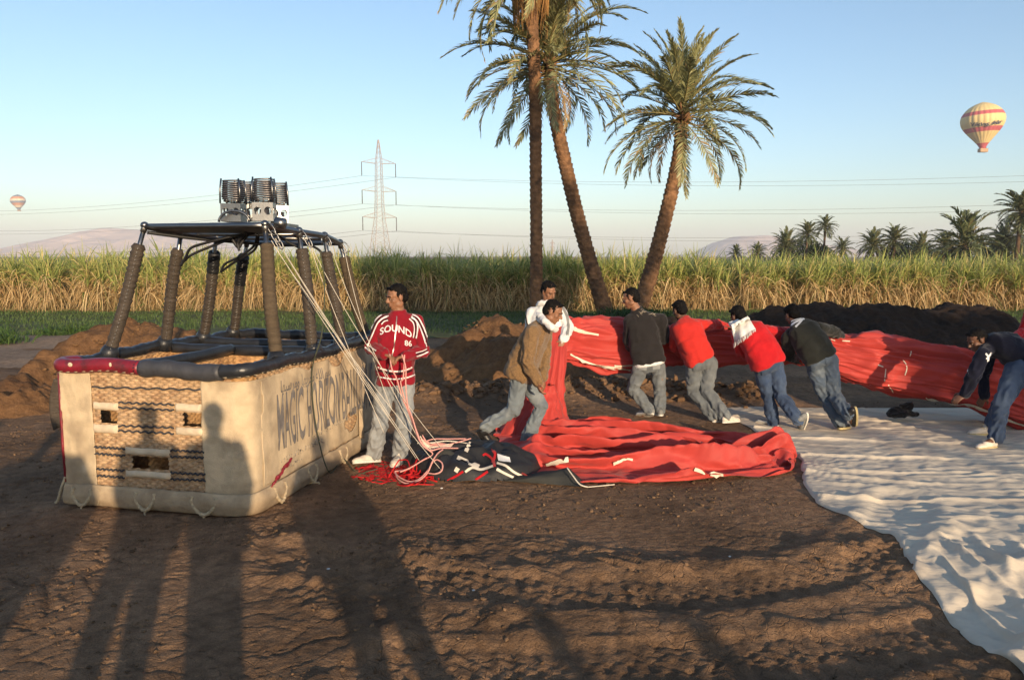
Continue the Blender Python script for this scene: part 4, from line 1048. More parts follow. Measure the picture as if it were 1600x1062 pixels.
# ---- straps where the poles meet the rim, then poles, frame and burners
botL = [B(.0,t,RZ+.03) for t in (.52,1.24,1.86,2.40)]; botR = [B(BW,t,RZ+.03) for t in (.46,1.12,1.68,2.28)]
topL = [W(226,354,6.62), W(283,364,7.0), W(338,371,7.4), W(386,378,7.85)]; topR = [W(414,352,6.30), W(467,362,6.75), W(507,369,7.2), W(531,380,7.7)]
def pole(bot, top, kind, seed, dark=0.0):
    d = (top-bot); L = d.length; d.normalize(); n = 60
    v, f = tube([bot+d*(L*.55), top], .020, 10); obj('steel_rod', v, f, M['steel'], bk)
    t = np.linspace(0, .86, n); r = []
    for i, q in enumerate(t):
        if kind == 'A': rr_ = .050+.005*math.sin(i*1.9+seed)*math.sin(i*.37)+.003*math.sin(i*4.1)+.004*q
        else: rr_ = .053+.0032*math.sin(i*2.2)
        if i == 0 or i == n-1: rr_ *= .8
        r.append(rr_)
    a, b_ = frame_of(d)
    pts = [bot+d*(L*q)+a*(.012*math.sin(q*3+seed))+b_*(.008*math.sin(q*5+seed)) for q in t]
    v, f = tube(pts, r, 14); o = obj('padded_pole', v, f, M['padA'] if kind == 'A' else M['padB'], bk)
    if dark:
        k0 = int(n*(1-dark)); v, f = tube(pts[k0:], [q+.004 for q in r[k0:]], 14); obj('black_sleeve', v, f, M['rubber'], o)
    if kind == 'A':                                  # lacing seam
        side_ = (Vector((0,0,CAM_H))-bot); side_ = (side_-d*side_.dot(d)).normalized()
        mb = MB()
        for i in range(2, n-2, 2): mb.put(*tube([pts[i]+side_*r[i]*1.0+a*.012, pts[i]+side_*(r[i]+.004), pts[i+1]+side_*r[i]*1.0-a*.012], .0028, 4))
        mb.build('lacing', M['steeldull'], o)
    v, f = tube([bot-d*.05, bot+d*.02, bot+d*.06], [.085,.072,.055], 12); obj('pole_boot', v, f, M['leather'], bk)
    v, f = tube([top-d*.05, top+d*.025], .026, 10); obj('rod_end', v, f, M['steeldull'], bk)
for i in range(4):
    pole(botL[i], topL[i], 'AAAA'[i], i*1.7, (0,0,.22,.36)[i]); pole(botR[i], topR[i], 'BAAB'[i], i*2.1+9)
FRM = [topL[0], topR[0], topR[3], topL[3]]
for path in ([topL[0], topR[0]], topR, topL, [topL[3], topR[3]]):
    P = crom([tuple(p) for p in path], 6); v, f = tube(P, .026, 10); obj('frame_tube', v, f, M['steel'], bk)
for t, (a, b_) in ((.45, (0, 0)), (.7, (0, 0))):
    pL = topL[0].lerp(topL[3], t); pR = topR[0].lerp(topR[3], t); v, f = tube([pL, pR], .020, 8); obj('cross_tube', v, f, M['steeldull'], bk)
# plate over the near part of the frame
c = [topL[0].lerp(topR[0], .04), topL[0].lerp(topR[0], .98), topR[0].lerp(topR[3], .34), topL[0].lerp(topL[3], .30)]
dn = Vector((0,0,-.012)); v = [p+dn for p in c]+[p-dn*.3 for p in c]
obj('heat_shield', v, [(0,1,2,3),(7,6,5,4),(0,4,5,1),(1,5,6,2),(2,6,7,3),(3,7,4,0)], M['steeldull'], bk, False)
for p in (topL[0], topR[0], topR[1], topR[2], topR[3]):
    v, f = ellipsoid(p+Vector((0,0,.012)), Vector((1,0,0)), Vector((0,1,0)), Vector((0,0,1)), .035, .035, .03, 10, 8); obj('corner_joint', v, f, M['steel'], bk)
def burner(c, s=.185, seed=0, rot=.12):
    """square burner can pierced with round holes under a stack of coil turns"""
    X = Vector((math.cos(rot),math.sin(rot),0)); Yv = Vector((-math.sin(rot),math.cos(rot),0)); Zv = Vector((0,0,1)); h = .155; hw = s/2
    mb = MB()
    for sd in range(4):
        a = [X, Yv, -X, -Yv][sd]; b_ = [Yv, -X, -Yv, X][sd]
        o_ = c+a*hw
        n = 16; hr = .030; hs = []
        # plate with two holes, built as a strip of quads round each hole
        for cx in (-hw/2, hw/2):
            ring = []; outr = []
            for k in range(n):
                th = 2*math.pi*k/n; ring.append((cx+hr*math.cos(th), .085+hr*1.15*math.sin(th)))
                m_ = max(abs(math.cos(th)), abs(math.sin(th))); outr.append((cx+hw/2*math.cos(th)/m_, .085+.07*math.sin(th)/m_))
            V = [o_+b_*p[0]+Zv*p[1] for p in ring]+[o_+b_*p[0]+Zv*p[1] for p in outr]
            V += [p-a*.006 for p in V]
            F = [(k, (k+1) % n, n+(k+1) % n, n+k) for k in range(n)]+[(2*n+k, 3*n+k, 3*n+(k+1) % n, 2*n+(k+1) % n) for k in range(n)]+[(k, 2*n+k, 2*n+(k+1) % n, (k+1) % n) for k in range(n)]
            mb.put(V, F)
        V, F = box(o_+Zv*.008-a*.003, .008, s, .016, a, b_); mb.put(V, F)
    can = mb.build('burner_can', M['steel'], bk, False)
    v, f = tube([c+Zv*.0, c+Zv*.10], [.05,.04], 12); obj('burner_jet', v, f, M['coil'], can)
    turns = 10; pts = []; rr_ = .006
    for t in range(turns):
        w = hw*(1.0-.018*t) if t > 1 else hw*(.8+.1*t); z = .170+.0185*t
        for k in range(16):
            th = math.pi/4+2*math.pi*k/16; e = .45
            cx = math.copysign(abs(math.cos(th))**e, math.cos(th)); sy = math.copysign(abs(math.sin(th))**e, math.sin(th))
            pts.append(c+X*(w*cx)+Yv*(w*sy)+Zv*(z+.0185*k/16))
    v, f = tube(pts, .0075, 6); obj('burner_coil', v, f, M['coil'], can)
    for sx, sy in ((1,1),(1,-1),(-1,1),(-1,-1)):
        v, f = tube([c+X*sx*hw+Yv*sy*hw+Zv*.155, c+X*sx*hw*.98+Yv*sy*hw*.98+Zv*.27, c+X*sx*hw*.86+Yv*sy*hw*.86+Zv*.365], .0075, 6); obj('coil_bracket', v, f, M['steel'], can)
    for k in range(3):
        v, f = tube([c+X*(hw*(.5*k-.5))+Yv*-hw*.6+Zv*.15, c+X*(hw*(.5*k-.4))+Yv*-hw*.8+Zv*.19], .007, 6); obj('coil_bracket', v, f, M['steeldull'], can)
bz = FRM[0].z+.015
for i, (x, y, D) in enumerate(((366,347,6.75),(414,346,6.6),(384,346,7.15),(437,349,7.0))): 
    p = W(x, y, D); burner(Vector((p.x, p.y, p.z)), .17 if i != 3 else .15, i, .02+.1*i)
p = W(366,347,6.6); v, f = tube([p+Vector((.13*math.cos(a), 0, .0+.095*math.sin(a))) for a in np.linspace(0, math.pi, 14)], .011, 8); obj('carry_handle', v, f, M['steel'], bk)
v, f = box(W(400,352,6.9), .62, .5, .025); obj('burner_tray', v, f, M['steeldull'], bk, False)
v, f = tube([W(430,347,6.3), W(446,350,6.3)], [.045,.045], 12); obj('fuel_cap', v, f, M['steel'], bk)
# hoses and cables
def hose(pts, r=.012, name='hose', mat=None):
    P = crom([tuple(W(*p)) for p in pts], 8); v, f = tube(P, r, 7); return obj(name, v, f, mat or M['rubber'], bk)
hose([(400,362,6.8),(360,370,6.7),(320,380,6.7),(298,388,6.75),(290,402,6.8),(283,415,6.85)])
hose([(398,364,6.85),(365,372,6.8),(330,385,6.8),(300,398,6.8),(288,408,6.85)])
hose([(402,366,7.0),(396,385,7.1),(372,402,7.2),(352,412,7.3),(345,425,7.35)])
hose([(404,368,7.0),(398,390,7.15),(370,407,7.25),(346,424,7.4)])
hose([(425,362,6.9),(450,378,6.9),(468,388,6.9),(476,400,6.9)]); hose([(450,362,7.0),(480,380,7.1),(500,392,7.2),(508,410,7.2)])
hose([(362,372,6.8),(372,386,6.8),(378,378,6.8),(390,362,6.8)], .016); hose([(230,363,6.62),(300,372,6.8),(370,378,7.0),(440,383,7.2),(500,381,7.6)], .016)
hose([(385,362,6.7),(372,378,6.75),(374,392,6.75)], .012)
# carabiners and shackle loops at the frame corners
for (x, y, D) in ((424,358,6.3),(430,370,6.3),(436,380,6.3),(474,368,6.75),(482,378,6.75),(512,376,7.2),(536,388,7.7),(541,386,7.7)):
    c = W(x, y, D); a = Vector((.5,0,-.86)); b_ = Vector((.86,0,.5))
    v, f = tube([c+a*(.055*math.cos(t))+b_*(.022*math.sin(t)) for t in np.linspace(0, 2*math.pi, 15)[:-1]], .0055, 6, closed=True); obj('carabiner', v, f, M['steel'], bk)
# ================================================================== PEOPLE
def skinmat(name, c): return pmat(name, c, .5, .18, 30, .15, 160, spec=.35, hue=(1.05,.98,.95))
M['skin'] = skinmat('brown_skin', (.24,.12,.068)); M['skindark'] = skinmat('dark_brown_skin', (.13,.065,.04))
M['hair'] = pmat('black_hair', (.006,.005,.0045), .7, .3, 40, .5, 180, spec=.12)
M['eye'] = pmat('eye', (.03,.02,.015), .2, .1, 10, 0, spec=.5); M['eyewhite'] = pmat('eye_white', (.20,.15,.12), .4, .05, 10, 0); M['lip'] = pmat('lip', (.20,.085,.06), .5, .1, 30, 0)
def clothmat(name, c, var=.14, rough=.88, sheen=.15, scale=7, **k): return pmat(name, c, rough, var, scale, .35, 260, spec=.15, sheen=sheen, bdist=.004, **k)
M['redjacket'] = clothmat('red_jacket_cloth', (.22,.006,.015)); M['white'] = clothmat('white_cloth', (.66,.65,.63), .06); M['black'] = clothmat('black_cloth', (.010,.010,.011))
M['jeanslight'] = clothmat('light_grey_jeans', (.25,.262,.262), .2, scale=4); M['jeansgrey'] = clothmat('grey_jeans', (.12,.132,.14), .25, scale=4, alt=(.22,.235,.235), altscale=5, altamt=.5)
M['jeansfaded'] = clothmat('faded_jeans', (.15,.175,.19), .25, scale=4, alt=(.26,.275,.27), altscale=5, altamt=.5)
M['jeansblue'] = clothmat('blue_jeans', (.038,.060,.11), .3, scale=4, alt=(.10,.135,.19), altscale=5, altamt=.5)
M['jeansworn'] = clothmat('worn_jeans', (.075,.10,.135), .3, scale=4, alt=(.22,.245,.25), altscale=5, altamt=.7)
M['sweater'] = pmat('tan_wool', (.19,.115,.055), .95, .3, 60, .8, 130, spec=.08, sheen=.2, bdist=.008)
M['jacketblack'] = clothmat('charcoal_jacket_cloth', (.018,.016,.016)); M['redpolo'] = clothmat('red_polo_cloth', (.46,.024,.018)); M['redshirt'] = clothmat('red_shirt_cloth', (.42,.010,.014))
M['shirtdark'] = clothmat('dark_green_black_cloth', (.016,.017,.014)); M['navy'] = clothmat('navy_cloth', (.005,.006,.016)); M['shoewhite'] = pmat('pale_shoe', (.62,.54,.44), .7, .12, 12, .3, 80)
M['shoeblack'] = pmat('black_shoe', (.016,.015,.015), .4, .2, 12, .2, 60, spec=.4); M['shoegrey'] = pmat('grey_shoe', (.20,.20,.19), .7, .2, 12, .2, 60); M['sole'] = pmat('shoe_sole', (.50,.40,.20), .8, .15, 20, .3, 80)
M['solewhite'] = pmat('white_shoe_sole', (.6,.57,.5), .8, .1, 20, .2, 80)

def hand_parts(mb, wr, d, n, thumb_side, curl=.6, s=1.0):
    """wr wrist, d direction of the hand, n palm normal (the way fingers curl), thumb_side +1/-1 along d x n"""
    d = Vector(d).normalized(); n = Vector(n); n = (n-d*n.dot(d)).normalized(); x = d.cross(n)*thumb_side
    wr = Vector(wr)
    mb.put(*ellipsoid(wr+d*.045*s, x, n, d, .040*s, .017*s, .054*s, 12, 8))
    for k, (off, L) in enumerate(((.030,.074),(.010,.082),(-.011,.076),(-.030,.060))):
        p = wr+d*(.082-.004*abs(k-1))*s+x*off*s; ang = .25*curl; q = p
        for j, fr in enumerate((.45,.32,.23)):
            ang += curl*(.75 if j else .45); dd = d*math.cos(ang)+n*math.sin(ang)
            e = q+dd*(L*fr*s); r0 = (.0100-.0010*j)*s; mb.put(*capsule(q, r0, e, r0-.0010*s, 8, 3)); q = e
    p = wr+d*.022*s+x*.030*s; e = p+(x*.7+d*.6+n*.3).normalized()*.040*s; mb.put(*capsule(p, .0135*s, e, .0115*s, 8, 3))
    mb.put(*capsule(e, .0115*s, e+(d*.9+n*(.3+.5*curl)).normalized()*.032*s, .009*s, 8, 3))
def head_parts(mb, c, Fw, U, s=1.0):
    Fw = Vector(Fw).normalized(); U = Vector(U); U = (U-Fw*U.dot(Fw)).normalized(); R = Fw.cross(U)
    P = lambda x, y, z: c+(R*x+Fw*y+U*z)*s
    E_ = lambda x, y, z, rx, ry, rz, n=16, m=12: mb.put(*ellipsoid(P(x, y, z), R, Fw, U, rx*s, ry*s, rz*s, n, m))
    E_(0, -.010, .032, .075, .096, .084); E_(0, .028, -.030, .058, .064, .082); E_(0, .045, -.075, .040, .042, .036)
    E_(0, .068, -.094, .020, .018, .018, 10, 8)
    mb.put(*capsule(P(0,.088,.016), .009*s, P(0,.112,-.020), .0125*s, 10, 3)); E_(0, .098, -.026, .019, .012, .009, 10, 8)
    mb.put(*capsule(P(-.036,.078,.026), .013*s, P(.036,.078,.026), .013*s, 10, 3))
    for sx in (-1, 1):
        E_(.040*sx, .056, -.020, .022, .025, .024, 10, 8); E_(.074*sx, -.004, -.008, .009, .020, .032, 10, 8); E_(.048*sx, .005, -.062, .018, .04, .03, 10, 8)
    mb.put(*capsule(P(-.018,.089,-.052), .008*s, P(.018,.089,-.052), .008*s, 8, 3)); mb.put(*capsule(P(-.015,.087,-.064), .009*s, P(.015,.087,-.064), .009*s, 8, 3))
    return P, R, Fw, U
def garment(name, mb, mat, parent, voxel, segs, amp=.006, smooth=3, seed=0, freq=24, cut=None):
    """cloth body: solids merged into one skin, then creased: folds run round the limb and bunch at the joints"""
    V, F = remesh(mb, voxel, smooth)
    nrm = normals(V, F); best = np.full(len(V), 1e9); disp = np.zeros(len(V))
    for (a, b_, w0, w1) in segs:
        a = np.array(a); b_ = np.array(b_); d = b_-a; L = np.linalg.norm(d); d /= L
        rel = V-a; t = np.clip(rel @ d, 0, L); q = rel-t[:, None]*d; dist = np.linalg.norm(q, axis=1)
        e1, e2 = frame_of(d); th = np.arctan2(q @ np.array(e2), q @ np.array(e1))
        u = t+.035*np.cos(th+seed)+.02*np.sin(2*th+seed*2)
        fold = ridge(pn(u*freq*.42, np.cos(th)*.9+seed, np.sin(th)*.9))*1.0+.6*pn(u*freq, np.cos(th)*1.6, np.sin(th)*1.6+seed)
        w = w0+(w1-w0)*(t/L)
        m = dist < best; best = np.where(m, dist, best); disp = np.where(m, (fold-.35)*amp*w, disp)
    disp += amp*.5*fbm(V[:, 0]*5+seed, V[:, 1]*5, V[:, 2]*5, 3)
    V = V+nrm*disp[:, None]
    if cut is not None: V, F = cut(V, F)
    return obj(name, V, F, mat, parent)
def shoe(parent, ank, heel, toe, mat, solemat, up=(0,0,1)):
    heel = Vector(heel); toe = Vector(toe); ank = Vector(ank); d = (toe-heel).normalized(); L = (toe-heel).length
    u = Vector(up); u = (u-d*u.dot(d)).normalized(); x = d.cross(u); mb = MB(); P = lambda a, b_, c: heel+d*a*L+x*b_+u*c
    mb.put(*ellipsoid(P(.16,0,.045), x, d, u, .040, .055, .048)); mb.put(*ellipsoid(P(.48,0,.040), x, d, u, .041, .10, .042)); mb.put(*ellipsoid(P(.76,.002,.032), x, d, u, .047, .075, .032)); mb.put(*ellipsoid(P(.92,0,.026), x, d, u, .036, .04, .025))
    mb.put(*capsule(P(.2,0,.06), .040, P(.22,0,.095), .038, 12, 3))
    V, F = remesh(mb, .0075, 3); rel = (V-np.array(heel)) @ np.array(u); low = rel < .016; V = V+np.where(low, .016-rel, 0)[:, None]*np.array(u)
    s = obj('shoe', V, F, mat, parent)
    n = 22; out = []
    for k in range(n):
        th = 2*math.pi*k/n; a = .5-.54*math.cos(th); w = (.036+.014*sstep(.3, .8, a))*math.sin(th)*(1.15 if True else 1)
        out.append((a, math.copysign(min(abs(w)*1.2, .049), w)))
    V = [P(a, w, 0.0) for a, w in out]+[P(a, w*1.03, .022) for a, w in out]
    F = [tuple(range(n-1, -1, -1)), tuple(range(n, 2*n))]+[(k, (k+1) % n, n+(k+1) % n, n+k) for k in range(n)]
    obj('sole', V, F, solemat, s, False)
    mb = MB()
    for k in range(4):                                # laces
        a = .42+.08*k; mb.put(*tube([P(a,-.022,.078-.030*(a-.42)/.3), P(a+.01,0,.088-.034*(a-.42)/.3), P(a,.022,.078-.030*(a-.42)/.3)], .004, 5))
    mb.build('laces', solemat, s)
    return s
def person(label, D, J, face, group=None, skin='skin', top='redjacket', legs='jeanslight', shoes='shoewhite', sole='solewhite', hem=.10, fat=1.0, collar=True, hair=True, hands=None, loose=1.0,
           sleeve_to=1.0, legw=1.0, flare=1.0, up=(0,0,1), sway=None, detail=True, topname='jacket', hemmat=None, headscale=1.0, heels=None, trunkw=1.0):
    K = {k: W(v[0], v[1], D+(v[2] if len(v) > 2 else 0)) for k, v in J.items()}
    for k in ('toeA','toeB','heelA','heelB'):
        if k in K:
            zg = _gz(K[k].x, K[k].y)
            if K[k].z < zg+.004 or (k+'!') in (heels or ()): K[k].z = max(zg+.002, .0 if False else zg+.002)
    pel = K['pelvis']; nk = K['neck']; g = _gz(pel.x, pel.y)
    t = thing('person', label, 'person', (pel.x, pel.y, 0), group)
    hipax = (K['hipB']-K['hipA']); shax = (K['shB']-K['shA'])
    hx = hipax.normalized(); sx_ = shax.normalized(); spine = (nk-pel)
    mid = K.get('mid', pel.lerp(nk, .5)); 
    def spinep(q): 
        if q <= 0: return pel+(mid-pel).normalized()*(q*spine.length)
        c = mid*2-(pel+nk)*.5
        return pel*(1-q)**2+c*2*q*(1-q)+nk*q*q
    def ring(q, wx, wy):
        tdir = (spinep(min(q, 1)+.02)-spinep(min(q, 1)-.02)) if q >= 0 else (mid-pel)
        tdir.normalize(); lx = hx.lerp(sx_, min(max(q, 0), 1)); lx = (lx-tdir*lx.dot(tdir)).normalized(); ly = tdir.cross(lx)
        return (spinep(q), lx, ly, wx, wy)
    fw = face[0]; hc = K['head']
    # ---- body: one skin from crown to feet
    mb = MB()
    mb.put(*loft([ring(q, a*fat*.92*trunkw, b_*fat*.9) for q, a, b_ in ((-.10,.10,.08),(0,.15,.10),(.25,.135,.095),(.55,.15,.11),(.8,.165,.105),(.95,.10,.07),(1.0,.06,.055))], 20))
    nb = nk-(hc-nk).normalized()*.03
    mb.put(*capsule(nb, .062, hc-(hc-nk)*.25+Vector((0,0,-.01)), .052, 14, 4))
    P, R, Fw, U = head_parts(mb, hc, fw, face[1] if len(face) > 1 else (hc-nk), headscale)
    for s in 'AB':
        mb.put(*capsule(spinep(.9), .06, K['sh'+s], .05, 12, 4)); mb.put(*capsule(K['sh'+s], .048, K['el'+s], .038, 12, 4)); mb.put(*capsule(K['el'+s], .039, K['wr'+s], .027, 12, 4))
        mb.put(*capsule(K['hip'+s], .080, K['kn'+s], .052, 12, 4)); mb.put(*capsule(K['kn'+s], .050, K['an'+s], .036, 12, 4)); mb.put(*capsule(K['an'+s], .036, K['toe'+s].lerp(K['an'+s], .3), .026, 10, 3))
        hd = (hands or {}).get(s)
        if hd: hand_parts(mb, K['wr'+s], hd[0], hd[1], hd[2], hd[3] if len(hd) > 3 else .6)
        else: hand_parts(mb, K['wr'+s], K['wr'+s]-K['el'+s], spinep(.5)-K['wr'+s], 1, .5)
    V, F = remesh(mb, .0062 if detail else .014, 2)
    body = obj('body', V, F, M[skin], t)
    if detail:
        for sx in (-1, 1):
            v, f = ellipsoid(P(.031*sx,.0835,.004), R, Fw, U, .0125*headscale, .008*headscale, .0075*headscale, 10, 8); ew = obj('eye', v, f, M['eyewhite'], t)
            v, f = ellipsoid(P(.031*sx,.0895,.004), R, Fw, U, .0062*headscale, .004*headscale, .0062*headscale, 8, 6); obj('iris', v, f, M['eye'], ew)
            v, f = tube([P(.012*sx,.094,.024), P(.030*sx,.0935,.029), P(.050*sx,.080,.023)], [.004,.005,.003], 6); obj('eyebrow', v, f, M['hair'], t)
            v, f = tube([P(.018*sx,.0905,.011), P(.031*sx,.0925,.0135), P(.045*sx,.086,.010)], .0026, 5); obj('eyelid', v, f, M[skin], t)
        v, f = tube([P(-.022,.0955,-.058), P(0,.099,-.0575), P(.022,.0955,-.058)], [.002,.0042,.002], 6); obj('lips', v, f, M['lip'], t)
    if hair:
        hb = MB()
        hb.put(*ellipsoid(P(0,-.022,.048), R, Fw, U, .080, .090, .079, 18, 12)); hb.put(*ellipsoid(P(0,-.055,-.005), R, Fw, U, .070, .060, .070, 16, 10))
        for sx in (-1, 1): hb.put(*capsule(P(.070*sx,.018,.035), .012, P(.072*sx,.016,.004), .007, 8, 3))
        hb.put(*capsule(P(-.040,.052,.094), .016, P(.040,.052,.094), .016, 8, 3))
        V, F = remesh(hb, .0075 if detail else .014, 2); nr = normals(V, F); V = V+nr*(.008*pn(V[:,0]*60, V[:,1]*70, V[:,2]*70)+.003*pn(V[:,0]*150, V[:,1]*150, V[:,2]*150))[:, None]
        obj('hair', V, F, M['hair'], t)
    # ---- trousers
    mb = MB(); kw = legw
    mb.put(*loft([ring(q, a*fat, b_*fat) for q, a, b_ in ((.16,.158,.112),(.05,.168,.122),(-.06,.165,.125),(-.15,.10,.09))], 20))
    segs = []
    for s in 'AB':
        h, k, a = K['hip'+s], K['kn'+s], K['an'+s]; kk = k
        mb.put(*capsule(h, .096*kw*fat, k, .070*kw, 14, 4)); mb.put(*capsule(k, .069*kw, k.lerp(a, .45), .066*kw*flare, 14, 4)); mb.put(*capsule(k.lerp(a, .45), .066*kw*flare, a-(a-k).normalized()*.02, .060*kw*flare, 14, 4))
        segs += [(h, k, .55, 1.1), (k, a, .9, 1.7)]
    segs.append((spinep(-.1), spinep(.2), .35, .35))
    tr = garment('jeans', mb, M[legs], t, .0105 if detail else .02, segs, .0165, 2, seed=len(label)*.37, freq=20)
    # ---- upper garment
    if top:
        mb = MB(); L_ = loose; q0 = -hem/spine.length
        mb.put(*loft([ring(q, a*fat*trunkw, b_*fat) for q, a, b_ in ((q0,.176*L_,.130*L_),(q0+.06,.186*L_,.140*L_),(.12,.182*L_,.138*L_),(.40,.178*L_,.135*L_),(.65,.186,.138),(.82,.186,.125),(.93,.130,.10),(1.0,.085,.08))], 22))
        segs = [(spinep(q0), spinep(.45), 1.0, .8), (spinep(.45), spinep(.95), .7, .4)]
        for s in 'AB':
            sh, el, wr = K['sh'+s], K['el'+s], K['wr'+s]; we = el.lerp(wr, sleeve_to*.97)
            mb.put(*capsule(spinep(.93), .072, sh, .066, 14, 4)); mb.put(*capsule(sh, .069*L_, el, .058*L_, 14, 4)); mb.put(*capsule(el, .058*L_, we, .045*L_, 14, 4))
            segs += [(sh, el, .5, 1.2), (el, we, 1.3, 1.0)]
        if collar: mb.put(*tube([nk-(hc-nk).normalized()*.05, nk+(hc-nk).normalized()*.045], [.090,.073], 18))
        tp = garment(topname, mb, M[top], t, .0105 if detail else .02, segs, .0175, 2, seed=len(label)*.7, freq=17)
        if hemmat:
            rg = [ring(q0-.035, .172*L_*fat, .128*L_*fat), ring(q0+.02, .182*L_*fat, .134*L_*fat)]
            mb = MB(); mb.put(*loft(rg, 28)); V, F = remesh(mb, .012, 2); obj('shirt_hem', V, F, M[hemmat], t)
    else: tp = None
    for s in 'AB':
        hl = K.get('heel'+s)
        if hl is None:
            dd = (K['toe'+s]-K['an'+s]); dd.z = 0; dd = dd.normalized() if dd.length > .02 else Vector((0,-1,0)); hl = K['toe'+s]-dd*.27; 
        d_ = (K['toe'+s]-hl).normalized()
        upv = (K['an'+s]-hl.lerp(K['toe'+s], .25)); 
        if abs(upv.normalized().dot(d_)) > .95: upv = Vector((0,0,1))
        shoe(t, K['an'+s], hl, hl+d_*.28, M[shoes], M[sole], upv)
    return t, K, dict(body=body, top=tp, jeans=tr, P=P, R=R, F=Fw, U=U, ring=ring, spinep=spinep)
GRP = 'balloon crew men'
PUSH = 'men pushing the red fabric roll'
# ---- man in the red track jacket holding ropes
m1, K, I = person('man in a red zip jacket with white striped sleeves holding pink ropes beside basket', 7.28,
  dict(head=(620,464), neck=(623,491,.02), pelvis=(617,594), mid=(619,545,-.02), hipA=(603,600,-.01), hipB=(632,600,.03), shA=(597,503,-.02), shB=(651,502,.02),
       elA=(581,543,-.06), wrA=(601,553,-.26), elB=(661,549,-.05), wrB=(633,556,-.26), knA=(595,655,-.05), anA=(584,711,0), toeA=(560,724,-.12), heelA=(594,722,.02),
       knB=(631,656,-.04), anB=(625,711,.02), toeB=(616,729,-.2), heelB=(626,720,.05)),
  ((-.80,-.55,-.22), (-.12,-.1,1)), None, 'skin', 'redjacket', 'jeanslight', 'shoewhite', 'solewhite', hem=.03, fat=.98, legw=1.08, flare=1.12,
  hands={'A': ((.75,-.35,-.25), (.2,-.2,-1), 1, .75), 'B': ((-.75,-.35,-.15), (-.2,-.2,-1), -1, .75)})
bv = bvh_of(I['top'])
def stripes(bv, par, lines, w=.014, gap=.019, mid='black', out='white'):
    for ln in lines:
        C = np.array(crom([(a, b_, 0) for a, b_ in ln], 6)); T = np.gradient(C, axis=0); Nn = np.stack([-T[:,1], T[:,0]], 1); Nn /= np.linalg.norm(Nn, axis=1, keepdims=True)
        px = gap*F_PX/7.2
        for k in (-1, 0, 1):
            P_ = C[:, :2]+Nn*px*k; ribbon(bv, [tuple(p) for p in P_], w if k else w*1.0, 'sleeve_stripe', M[mid if k == 0 else out], par, .004, sub=1)
stripes(bv, m1, [[(607,491),(598,494),(589,502),(583,514),(577,528),(572,539)], [(572,540),(580,546),(587,550)], [(643,494),(652,499),(659,512),(665,528),(669,541)], [(668,547),(660,551),(650,554)], [(606,498),(599,500),(594,505)], [(641,496),(648,503),(650,514),(648,528)]], .011, .016)
def hemline(bv, par, pts, w, mat): ribbon(bv, pts, w, 'hem_stripe', M[mat], par, .004, sub=4)
hemline(bv, m1, [(583,570),(600,577),(617,580),(634,578),(651,569)], .014, 'white'); hemline(bv, m1, [(583,575),(600,581),(617,584),(634,582),(651,574)], .016, 'black'); hemline(bv, m1, [(582,586),(600,590),(617,592),(634,590),(651,584)], .012, 'white')
ribbon(bv, [(620,494),(618,520),(614,550),(605,588)], .009, 'zip', M['steeldull'], m1, .004)
def jacket_text(bv, par, s, pts_base, hpx, mat, name, tilt=0, bold=.01):
    V, F = text2d(s, 1.0, .25, bold); w, h = V.max(0); xs = [p[0] for p in pts_base]; ys = [p[1] for p in pts_base]
    out = []; ok = []
    for x, y in V:
        px = xs[0]+(xs[-1]-xs[0])*x/w; py = np.interp(px, xs, ys)-hpx*y/h; hp = hit(bv, px, py, .005); out.append(hp)
    used = [i for i in range(len(out)) if out[i] is not None]; mp = {k: i for i, k in enumerate(used)}
    FF = [tuple(mp[k] for k in f) for f in F if all(k in mp for k in f)]
    if used and FF: obj(name, [out[k] for k in used], FF, M[mat], par)
jacket_text(bv, m1, 'SOUND', [(594,524),(606,519),(618,518),(632,522),(643,529)], 11, 'white', 'jacket_lettering', bold=.02)
jacket_text(bv, m1, '86', [(632,540),(643,541)], 9, 'white', 'jacket_lettering', bold=.015)
# ---- man in the tan sweater striding
m2, K2, I2 = person('man in a tan wool sweater and white scarf striding right past the red fabric', 8.0,
  dict(head=(864,487,-.05), neck=(850,506,-.03), pelvis=(812,584), mid=(827,545,.02), hipA=(812,590,-.08), hipB=(818,590,.10), shA=(832,519,-.17), shB=(852,516,.16),
       elA=(823,563,-.24), wrA=(840,597,-.25), elB=(850,560,.18), wrB=(848,590,.02), knA=(803,641,-.06), anA=(756,668,-.02), toeA=(760,693,0), heelA=(745,674,.0),
       knB=(846,634,.10), anB=(822,690,.1), toeB=(838,703,.02), heelB=(812,700,.12)),
  ((.82,-.25,-.42), (.45,-.1,.85)), None, 'skin', 'sweater', 'jeansfaded', 'shoeblack', 'shoeblack', hem=.06, fat=1.0, loose=1.1, legw=.98, collar=False, topname='sweater',
  hands={'A': ((.25,-.1,-.95), (.8,.3,.2), 1, .55), 'B': ((.15,-.1,-.95), (-.6,.3,0), -1, .35)})
def scarf(parent, pts, r, name='scarf', mat='white', fringe=None, seed=0, flat=1.0):
    mb = MB(); P = [Vector(p) for p in pts]
    for a, b_ in zip(P[:-1], P[1:]): mb.put(*capsule(a, r, b_, r, 10, 3))
    V, F = remesh(mb, .010, 2); nr = normals(V, F); V = V+nr*(.010*ridge(pn(V[:,0]*13+seed, V[:,1]*13, V[:,2]*22))+.006*pn(V[:,0]*30, V[:,1]*30, V[:,2]*30))[:, None]
    o = obj(name, V, F, M[mat], parent)
    return o
nk = K2['neck']; hd = K2['head']
ringp = [nk+Vector((.070*math.cos(a)+.010, .070*math.sin(a), .030+.035*math.cos(a-2.6))) for a in np.linspace(0, 2*math.pi, 12)]
scarf(m2, ringp, .024); scarf(m2, [W(842,492,7.93), W(852,502,7.80), W(862,512,7.76), W(868,514,7.84)], .030, seed=3)
